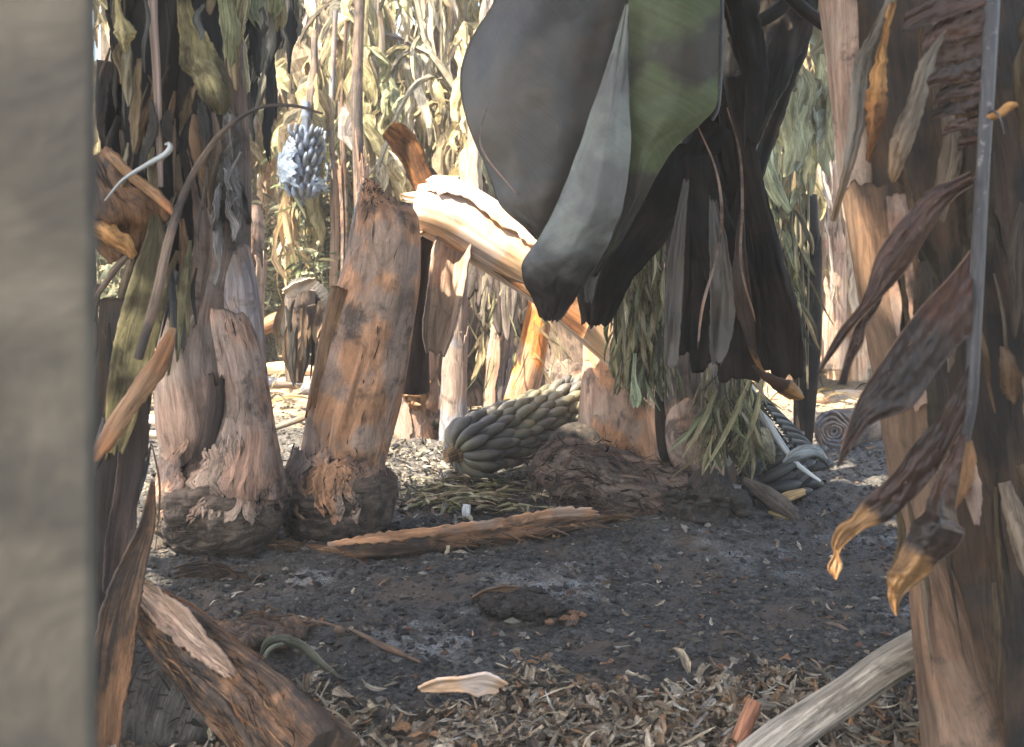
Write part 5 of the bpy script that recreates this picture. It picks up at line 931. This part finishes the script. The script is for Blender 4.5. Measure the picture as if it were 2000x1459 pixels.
# fallen logs on the ground behind
r = root('fallen_log', 'short grey charred log with growth rings facing the viewer, behind on the right', 'log', gp(1640, 880, 5.15))
part('log', mk(tube, [(1628, 842, 5.02, 40), (1650, 840, 5.2, 42), (1700, 838, 5.5, 42), (1790, 836, 6.0, 40)], n=40, m=44, amp=.06, lump=.05, s=8), M['bgdark'], r)
mb = MB(); c0 = np.array(P(1626, 842, 4.97))
for k, rr in enumerate((.012, .028, .045, .062, .078)):
    th = np.linspace(0, 2*PI, 40)[None]; ph = np.linspace(0, 2*PI, 7)[:, None]; q = rr*(1+.12*np.sin(th*2+k)+.05*np.sin(th*5)); w_ = .006
    mb.grid(np.stack([c0[0]+(q+w_*np.cos(ph))*np.cos(th), c0[1]+w_*np.sin(ph)-.02+0*th+.03*rr*10*.3, c0[2]+(q+w_*np.cos(ph))*np.sin(th)], -1))
part('ring', mb, M['bluegrey'], r, 'grey concentric rings on the cut end')
for i, (a, m_, lab) in enumerate([([(180, 812, 5.6, 8), (240, 815, 5.6, 12), (310, 822, 5.6, 10)], 'fresh', 'pale fallen stem seen left of the plant with the round base'),
    ([(180, 845, 5.3, 8), (250, 846, 5.3, 10), (320, 850, 5.3, 8)], 'bgstem', 'lower of two pale fallen stems left of the round base'),
    ([(500, 722, 7.2, 10), (560, 718, 7.2, 13), (620, 724, 7.2, 8)], 'fresh', 'short pale fallen stem behind the bent charred stem'),
    ([(500, 745, 6.9, 10), (560, 748, 6.9, 12), (615, 744, 6.9, 10)], 'bluegrey', 'grey fallen stem in front of the short pale one'),
    ([(520, 842, 5.4, 5), (560, 828, 5.4, 6), (605, 812, 5.4, 6)], 'leafpale', 'pale stick lying between the plant and the leaning stump'),
    ([(500, 650, 6.2, 8), (530, 632, 6.2, 16), (566, 610, 6.2, 10)], 'orange', 'orange fallen sheath piece behind the left plant'),
    ([(1580, 782, 6.6, 10), (1640, 778, 6.7, 17), (1760, 780, 6.8, 16)], 'bgstem', 'sandy sunlit fallen stem behind the ringed log'),
    ([(590, 765, 6.3, 8), (605, 758, 6.3, 16), (625, 757, 6.3, 12)], 'bluegrey', 'grey rounded lump left of the leaning stump')]):
    solo('fallen_log', mk(tube, a, n=40, m=20, amp=.1, lump=.12, s=i), M[m_], lab, 'fallen log', 'fallen stems behind')

# hanging bunch in a blue bag
C0 = P(592, 292, 7.0)
r = bunch('banana_bunch', 'grey hanging bunch of bananas wrapped in torn blue plastic, far back at upper left', P(592, 385, 7.0), P(596, 262, 7.0), .12, 7, 12, .12, .0165, 'g', sub=False, seed=3)
for o in list(r.children_recursive):
    if o.type == 'MESH': o.data.materials[0] = M['bluefruit']
mb = MB()
for i in range(2):
    a = random.uniform(-.4, 2.0); x = 592+46*math.sin(a)+random.uniform(-6, 6); d = 7.0-.17*math.cos(a); y = random.uniform(240, 350); l = random.uniform(30, 80)
    ribbon(mb, [(x, y, d, 3), (x+random.uniform(-5, 5), y+l*.4, d-.01, random.uniform(2, 6)), (x+random.uniform(-6, 6), y+l, d, 2)], random.uniform(-.8, .8), random.uniform(-.8, .8), cup=.6, jag=.6, wav=1, n=16, m=7, s=i)
tube(mb, [(598, 262, 7.0, 36), (600, 300, 7.0, 50), (598, 345, 7.0, 52), (594, 385, 7.0, 44)], n=50, m=36, a0=.2, a1=1.7, amp=.15, fs=14, fl=8, lump=.15, ls=10, jag0=.4, jag1=.3, jf=3, sj=.5, s=77, caps=False)
tube(mb, [(592, 330, 7.0, 46), (590, 360, 7.0, 48), (594, 392, 7.0, 44)], n=30, m=24, a0=-1.4, a1=-.7, amp=.15, fs=14, fl=8, jag0=.5, jag1=.4, jf=4, sj=.4, s=79, caps=False)
part('plastic_bag', mb, M['bluebag'], r, 'torn blue plastic')
part('stalk', mk(tube, [(596, 250, 7.0, 9), (604, 210, 7.05, 9), (612, 150, 7.15, 8), (614, 60, 7.25, 6)], n=24, m=10), M['bgdark'], r)

# ================================================================== dried plants of the background thicket
PALB = [(.62, .52, .30), (.50, .44, .24), (.70, .62, .42), (.40, .36, .20), (.34, .28, .18), (.55, .50, .38), (.44, .46, .28), (.24, .19, .13), (.66, .50, .30), (.46, .40, .36)]
def bgcrown(mb, H, R_, nl, rs, pal):
    for l in range(nl):
        a = 2*PI*l/nl+rs.uniform(-.3, .3); R1 = R_*rs.uniform(.5, 1.1); z0 = H*rs.uniform(.8, 1.0); base = pal[rs.randrange(len(pal))]
        lift = rs.uniform(.0, .5); drop = rs.uniform(.9, 2.0)*H/3
        pts = []
        for t in np.linspace(0, 1, 7):
            rr = R1*math.sin(min(t*1.35, 1)*PI/2); pts.append([rr*math.cos(a), rr*math.sin(a), z0+lift*math.sin(min(t*2.2, 1)*PI)-drop*t*t, .02*(1-t)+.006])
        tube(mb, pts, n=16, m=6, world=True, c=np.array(base)*.6, caps=False)
        W = np.array(pts)
        for k in range(34):
            t = rs.uniform(.12, 1); p = cr(W, np.array(t))[:3]; L_ = rs.uniform(.18, .55); w_ = rs.uniform(.006, .034) if rs.random() < .72 else rs.uniform(.035, .075); b = rs.uniform(0, 6.28); sp = rs.uniform(.02, .16)
            q = [p, p+[sp*.6*math.cos(b), sp*.6*math.sin(b), -L_*.25], p+[sp*math.cos(b+.5), sp*math.sin(b+.5), -L_*.65], p+[sp*.7*math.cos(b+1), sp*.7*math.sin(b+1), -L_]]
            q = [list(v)+[w_*f] for v, f in zip(q, (.4, 1, .8, .12))]
            a_ = rs.uniform(-1.5, 1.5); c = np.array(base)*rs.uniform(.75, 1.2) if rs.random() < .6 else np.array(pal[rs.randrange(len(pal))])*rs.uniform(.65, 1.1)
            ribbon(mb, q, a_, a_+rs.uniform(-.8, .8), cup=rs.uniform(-.7, .7), jag=.5, wav=.6, n=9, m=4, thick=0, world=True, s=rs.randrange(999), c=c)
protos = []
for k in range(4):
    rs = random.Random(50+k); H = [3.0, 2.6, 3.3, 2.2][k]
    r = root('dried_banana_plant', 'x', 'banana plant', (0, 0, 0), 'dried banana plants in the background thicket')
    part('trunk', mk(tube, [[0, 0, -.1, .15], [.02, 0, .3, .13], [-.02, .03, 1.0, .11], [.03, 0, H*.7, .09], [0, 0, H*.95, .06], [0, 0, H+.1, .03]], n=40, m=20, world=True, amp=.08, lump=.08, s=k), M['bgstem'], r)
    mb = MB(); bgcrown(mb, H, [1.0, .8, 1.1, .9][k], 13, rs, PALB); bgcrown(mb, H*.72, .45, 8, rs, PALB); part('crown', mb, M['dry'], r, smooth=False)
    protos.append(r)
def dup(rt, loc, rz, sc, label):
    c = rt.copy(); col.objects.link(c); c.location = loc; c.rotation_euler = (0, 0, rz); c.scale = (sc,)*3; c['label'] = label
    for ch in list(rt.children):
        d = ch.copy(); col.objects.link(d); d.parent = c
    return c
BG = [(215, 7.5, 'dried banana plant glimpsed just right of the post top'), (330, 8.6, 'dried banana plant behind the left foreground leaves'), (420, 9.6, 'dried banana plant behind the plant with the round base'),
      (530, 10.5, 'faded dried banana plant below the brightest sky gap'), (668, 9.2, 'tall straw coloured banana plant right of the blue bagged bunch'), (735, 7.6, 'dense straw coloured banana plant above the leaning stump top'),
      (830, 8.6, 'pale banana plant behind the flap sticking up from the break'), (905, 7.2, 'yellowish dried plant touching the left edge of the big scorched leaf'), (985, 8.8, 'dried plant behind the lower left edge of the big scorched leaf'),
      (1085, 7.8, 'dried plant hidden mostly by the big scorched leaf'), (1200, 8.8, 'dried plant behind the green leaf half'), (1330, 7.6, 'dried plant behind the black leaf curtain'),
      (1460, 8.4, 'dried plant between the black leaf curtain and the creeper'), (1545, 7.0, 'yellow green dried plant behind the creeper at upper right'), (1640, 8.2, 'dried plant left of the near right trunk at the top'),
      (1750, 9.0, 'dried plant behind the near right trunk'), (700, 11.2, 'farthest pale plant at the top middle'), (870, 11.6, 'distant pale plant between the two straw ones'), (480, 11.8, 'distant plant left of the sky gap')]
for i, (x, d, lab) in enumerate(BG):
    X_ = (x-1000)/FPX*d; rt = protos[i % 4]; z = float(hgt(X_, d))
    if i < 4: rt.location = (X_, d, z); rt.rotation_euler = (0, 0, i*1.3); rt['label'] = lab
    else: dup(rt, (X_, d, z), i*2.1, [.95, 1.05, .9, 1.0, 1.1][i % 5]*(.8 if d > 11 else 1), lab)
# twiggy shrubs
def shrub(name, label, x, d, w, h, n, pal, tw=.012, seed=0):
    rs = random.Random(seed); b = ((x-1000)/FPX*d, d, float(hgt((x-1000)/FPX*d, d))); r = root(name, label, 'shrub', b, 'shrubs in the background'); mb = MB(); ms = MB()
    for i in range(n):
        a = rs.uniform(0, 6.28); e = rs.uniform(.05, 1)*w; hh = h*rs.uniform(.5, 1.05)
        pts = [[b[0]+rs.uniform(-.1, .1), b[1]+rs.uniform(-.1, .1), b[2], .007], [b[0]+e*.3*math.cos(a), b[1]+e*.3*math.sin(a), b[2]+hh*.4, .006], [b[0]+e*.7*math.cos(a), b[1]+e*.7*math.sin(a), b[2]+hh*.75, .004], [b[0]+e*math.cos(a+.2), b[1]+e*math.sin(a+.2), b[2]+hh, .002]]
        tube(ms, pts, n=12, m=5, world=True, c=(.30, .26, .2), caps=False); W = np.array(pts)
        for k in range(30):
            p = cr(W, np.array(rs.uniform(.2, 1)))[:3]; dr = nz(np.array([rs.gauss(0, 1), rs.gauss(0, 1), rs.uniform(-.7, .8)])); L_ = rs.uniform(.05, .16)
            ribbon(mb, [list(p)+[tw*.3], list(p+dr*L_*.5+[0, 0, -.005])+[tw], list(p+dr*L_+[0, 0, -.03])+[tw*.1]], rs.uniform(-1.5, 1.5), rs.uniform(-1.5, 1.5), n=4, m=3, thick=0, world=True, s=i, c=np.array(pal[rs.randrange(len(pal))])*rs.uniform(.6, 1.2))
    part('stem', ms, M['twig'], r); part('foliage', mb, M['twig'], r)
PG = [(.20, .24, .12), (.30, .32, .18), (.42, .40, .26), (.14, .17, .10), (.34, .36, .24)]
shrub('twiggy_shrub', 'grey-green twiggy shrub left of the leaning stump', 660, 7.3, .45, 1.75, 46, PG, seed=1)
shrub('twiggy_shrub', 'thin straw and green shrub behind the left plant and bagged bunch', 520, 8.4, .6, 1.5, 36, PG+PALB[:3], seed=2)
shrub('twiggy_shrub', 'low olive shrub under the blue bagged bunch', 600, 8.0, .5, 1.1, 30, PG, seed=3)
shrub('twiggy_shrub', 'straw shrub behind the broken bright stem', 900, 7.8, .6, 1.5, 36, PALB, seed=4)
shrub('twiggy_shrub', 'dry shrub right of the slender dark stem', 1600, 8.4, .6, 1.6, 30, PALB, seed=5)
shrub('twiggy_shrub', 'dry shrub at far left beside the post', 240, 6.2, .4, 1.3, 30, PG+PALB[:4], seed=6)
mb = MB()
for i in range(500):
    d = random.uniform(6.2, 9.5); x = random.uniform(-.5, .5)*d; 
    z = float(hgt(x, d)); l = random.uniform(.08, .4); a = random.uniform(0, 6.28); w = random.uniform(.01, .03)
    ribbon(mb, [[x, d, z+.02, w*.3], [x+l*.5*math.cos(a), d+l*.5*math.sin(a), z+.04+random.random()*.15, w], [x+l*math.cos(a), d+l*math.sin(a), z+.03, w*.2]], 1.2, 1.6, cup=.6, n=7, m=4, thick=0, world=True, s=i, c=np.array(random.choice(PALB))*random.uniform(.5, 1.1))
solo('fallen_leaf_litter', mb, M['dry'], 'dry fallen leaves covering the ground under the background thicket', 'leaf litter', kind='stuff')

# ================================================================== leaves added overhead out of view to keep the near ground in shade
def shadeleaf(mb, b, tip, w, rise, s, c=(.16, .15, .08)):
    b = np.array(b); tip = np.array(tip); pts = []
    for t in np.linspace(0, 1, 8):
        p = b+(tip-b)*t; p[2] += rise*math.sin(PI*t**.8); pts.append(list(p)+[w*(.12, .7, 1, 1, .95, .8, .55, .1)[int(round(t*7))]])
    W = np.array(pts); n, m = 60, 14; T = np.linspace(0, 1, n)[:, None]; C = cr(W, T+0*np.zeros((1, m))); D = nz(np.gradient(C[..., :3], axis=0)); S = nz(np.cross(D, [0, 0, 1.])); U = np.linspace(-1, 1, m)[None]
    jag = 1+.25*vn(st(T*26, np.sign(U)*3+0*T, 0*T+s), s)
    Pg = C[..., :3]+S*(U*C[..., 3]*jag)[..., None]; Pg[..., 2] -= (abs(U)**1.5*C[..., 3]*.55); mb.grid(Pg, .0015, c)
    tube(mb, [list(q[:3])+[.022-.002*i] for i, q in enumerate(pts)], n=20, m=6, world=True, c=(.3, .26, .16), caps=False)
def crown(rt, b, tips, s):
    for i, (t, w, rise) in enumerate(tips):
        if lets_sun(b, t, w, rise): part('shade_leaf', mk(shadeleaf, b, t, w, rise, s+i), M['olive'], rt)
KEEP = [P(x, y, 3.92) for x, y in ((830, 400), (900, 400), (980, 440), (1050, 490), (1120, 560))]+[P(790, 300, 3.9)]  # stem points the added leaves must leave in the sun
SUN = np.array([-.42, -.36, .83])
def lets_sun(b, t, w, rise):
    b = np.array(b); t = np.array(t); W = b+(t-b)*np.linspace(0, 1, 20)[:, None]; W[:, 2] += rise*np.sin(PI*np.linspace(0, 1, 20)**.8)
    for k in KEEP:
        k = np.array(k); q = k+SUN*((W[:, 2]-k[2])/SUN[2])[:, None]
        if np.linalg.norm((q-W)[:, :2], axis=1).min() < w*.9: return False
    return True
plants = [o for o in col.objects if o.name.startswith('banana_plant') and o.type == 'EMPTY']
byl = lambda w: next(o for o in plants if w in o['label'])
crown(byl('just right of the concrete post'), (-.92, 2.25, 2.45), [((.2, 1.2, 2.7), .34, .35), ((-.6, .6, 2.6), .34, .3), ((-1.6, .9, 2.5), .36, .3), ((-2.3, 2.2, 2.4), .34, .3), ((.1, 2.35, 2.8), .30, .3), ((-1.9, 3.2, 2.5), .32, .3), ((-.35, 3.1, 2.75), .24, .25), ((-2.4, 1.3, 2.5), .36, .3), ((-2.0, .4, 2.5), .36, .3), ((-1.2, .3, 2.6), .36, .3), ((-.3, 1.6, 2.9), .3, .3)], 500)
crown(byl('filling the right edge'), (.72, 1.98, 2.6), [((-.5, 1.7, 2.9), .34, .25), ((-.3, .7, 2.8), .36, .3), ((.5, .2, 2.7), .36, .3), ((1.7, .8, 2.6), .36, .3), ((2.2, 2.2, 2.6), .34, .3), ((.3, 3.4, 2.8), .34, .3), ((1.5, 3.4, 2.7), .34, .3), ((-.1, 2.7, 3.0), .22, .2), ((-.6, 1.15, 3.0), .36, .3), ((.1, .1, 2.8), .36, .3), ((-.2, 1.4, 2.7), .34, .3)], 520)
crown(byl('round swollen base'), (-.9, 3.45, 2.45), [((-2.2, 3.2, 2.5), .3, .3), ((-1.5, 4.6, 2.6), .3, .3), ((-1.6, 2.3, 2.7), .3, .3)], 540)
crown(byl('blackened hanging'), (.62, 3.75, 2.5), [((1.9, 3.9, 2.5), .32, .3), ((1.3, 5.0, 2.5), .3, .3), ((.4, 5.1, 2.6), .3, .3), ((.1, 3.3, 2.75), .3, .2), ((.5, 2.7, 2.0), .2, .45)], 560)

# more added leaves from the nearest hub, each blocking sun from one point
hub = {0: ('just right of the concrete post', (-.92, 2.25, 2.45)), 1: ('filling the right edge', (.72, 1.98, 2.6)), 2: ('round swollen base', (-.9, 3.45, 2.45))}
for i, S_ in enumerate([(-.9, 3.4, .5), (-.9, 3.4, 1.1), (.75, 1.6, .9), (.85, 1.6, .3), (-.7, 3., 0), (0, 2.5, 0), (.35, 3., 0), (.9, 3.3, 0), (-.6, 2.2, .2), (-.85, 2.05, .8), (.6, 2.2, 0), (-.45, 3.6, .9), (-.5, 3.6, .4), (.2, 3.5, .1), (1.1, 2.9, 0), (.72, 1.7, 1.4), (1.0, 3.9, 0), (1.2, 4.1, 0), (.2, 4.6, .25), (-.1, 4.4, .2), (.0, 5.3, .4)]):
    zz = 2.75+.05*(i % 5); Q = np.array(S_)+SUN*((zz-S_[2])/SUN[2]); k = min(hub, key=lambda h: np.linalg.norm(np.array(hub[h][1])-Q)); b = np.array(hub[k][1]); v = Q-b; L_ = max(np.linalg.norm(v), .3)
    crown(byl(hub[k][0]), tuple(b), [(tuple(b+v*(1+.55/L_)), .32, .12)], 600+i)

# ================================================================== smoky haze
def boxmesh(name, lo, hi):
    me = bpy.data.meshes.new(name); x0, y0, z0 = lo; x1, y1, z1 = hi
    me.from_pydata([(x0, y0, z0), (x1, y0, z0), (x1, y1, z0), (x0, y1, z0), (x0, y0, z1), (x1, y0, z1), (x1, y1, z1), (x0, y1, z1)], [], [(3, 2, 1, 0), (4, 5, 6, 7), (0, 1, 5, 4), (1, 2, 6, 5), (2, 3, 7, 6), (3, 0, 4, 7)]); me.update(); return me
hm = bpy.data.materials.new('smoky_air'); hm.use_nodes = True; hN = hm.node_tree.nodes; hN.remove(hN['Principled BSDF']); pv = hN.new('ShaderNodeVolumePrincipled')
pv.inputs['Color'].default_value = (.93, .93, .93, 1); pv.inputs['Density'].default_value = .0045; pv.inputs['Anisotropy'].default_value = .2; hm.node_tree.links.new(pv.outputs[0], hN['Material Output'].inputs['Volume'])
me = boxmesh('haze', (-420, -80, -2.5), (420, 430, 6.5)); me.materials.append(hm); hz = bpy.data.objects.new('haze', me); col.objects.link(hz); hz['kind'] = 'stuff'; hz['label'] = 'thin smoky haze hanging between the plants'

# ================================================================== camera, light
cd = bpy.data.cameras.new('camera'); cam = bpy.data.objects.new('camera', cd); col.objects.link(cam)
cam.location = (0, 0, HC); cam.rotation_euler = (PI/2, 0, 0); cd.sensor_fit = 'HORIZONTAL'; cd.sensor_width = 36; cd.lens = FPX/2000*36
cd.shift_y = -(729.5-HOR)/2000; cd.clip_start = .05; cd.clip_end = 2000
cd.dof.use_dof = True; cd.dof.focus_distance = 3.3; cd.dof.aperture_fstop = 7.0
scene.camera = cam
w = bpy.data.worlds.new('World'); scene.world = w; w.use_nodes = True; N = w.node_tree.nodes; L = w.node_tree.links
sky = N.new('ShaderNodeTexSky'); sky.sky_type = 'NISHITA'; sky.sun_disc = False
TS = Vector((-.42, -.36, .83)).normalized()
el = math.asin(TS.z); sky.sun_elevation = el; sky.sun_rotation = math.atan2(TS.x, TS.y)
sky.air_density = 1.0; sky.dust_density = 2.0
bg = N['Background']; bg.inputs[1].default_value = .15; L.new(sky.outputs[0], bg.inputs[0])
sd = bpy.data.lights.new('sun', 'SUN'); sd.energy = 5.0; sd.angle = math.radians(.6); sd.color = (1, .93, .82)
so = bpy.data.objects.new('sun', sd); col.objects.link(so); so.rotation_euler = TS.to_track_quat('Z', 'Y').to_euler(); so.location = (0, 0, 20)
scene.view_settings.view_transform = 'Standard'; scene.view_settings.look = 'None'; scene.view_settings.gamma = 1; scene.view_settings.exposure = 2.4; scene.view_settings.use_white_balance = True; scene.view_settings.white_balance_temperature = 7200; scene.view_settings.white_balance_tint = 8
scene.cycles.max_bounces = 8; scene.cycles.volume_bounces = 1; scene.cycles.transparent_max_bounces = 8
for o in bpy.data.objects:
    for k in ('_b', '_o'):
        if k in o: del o[k]
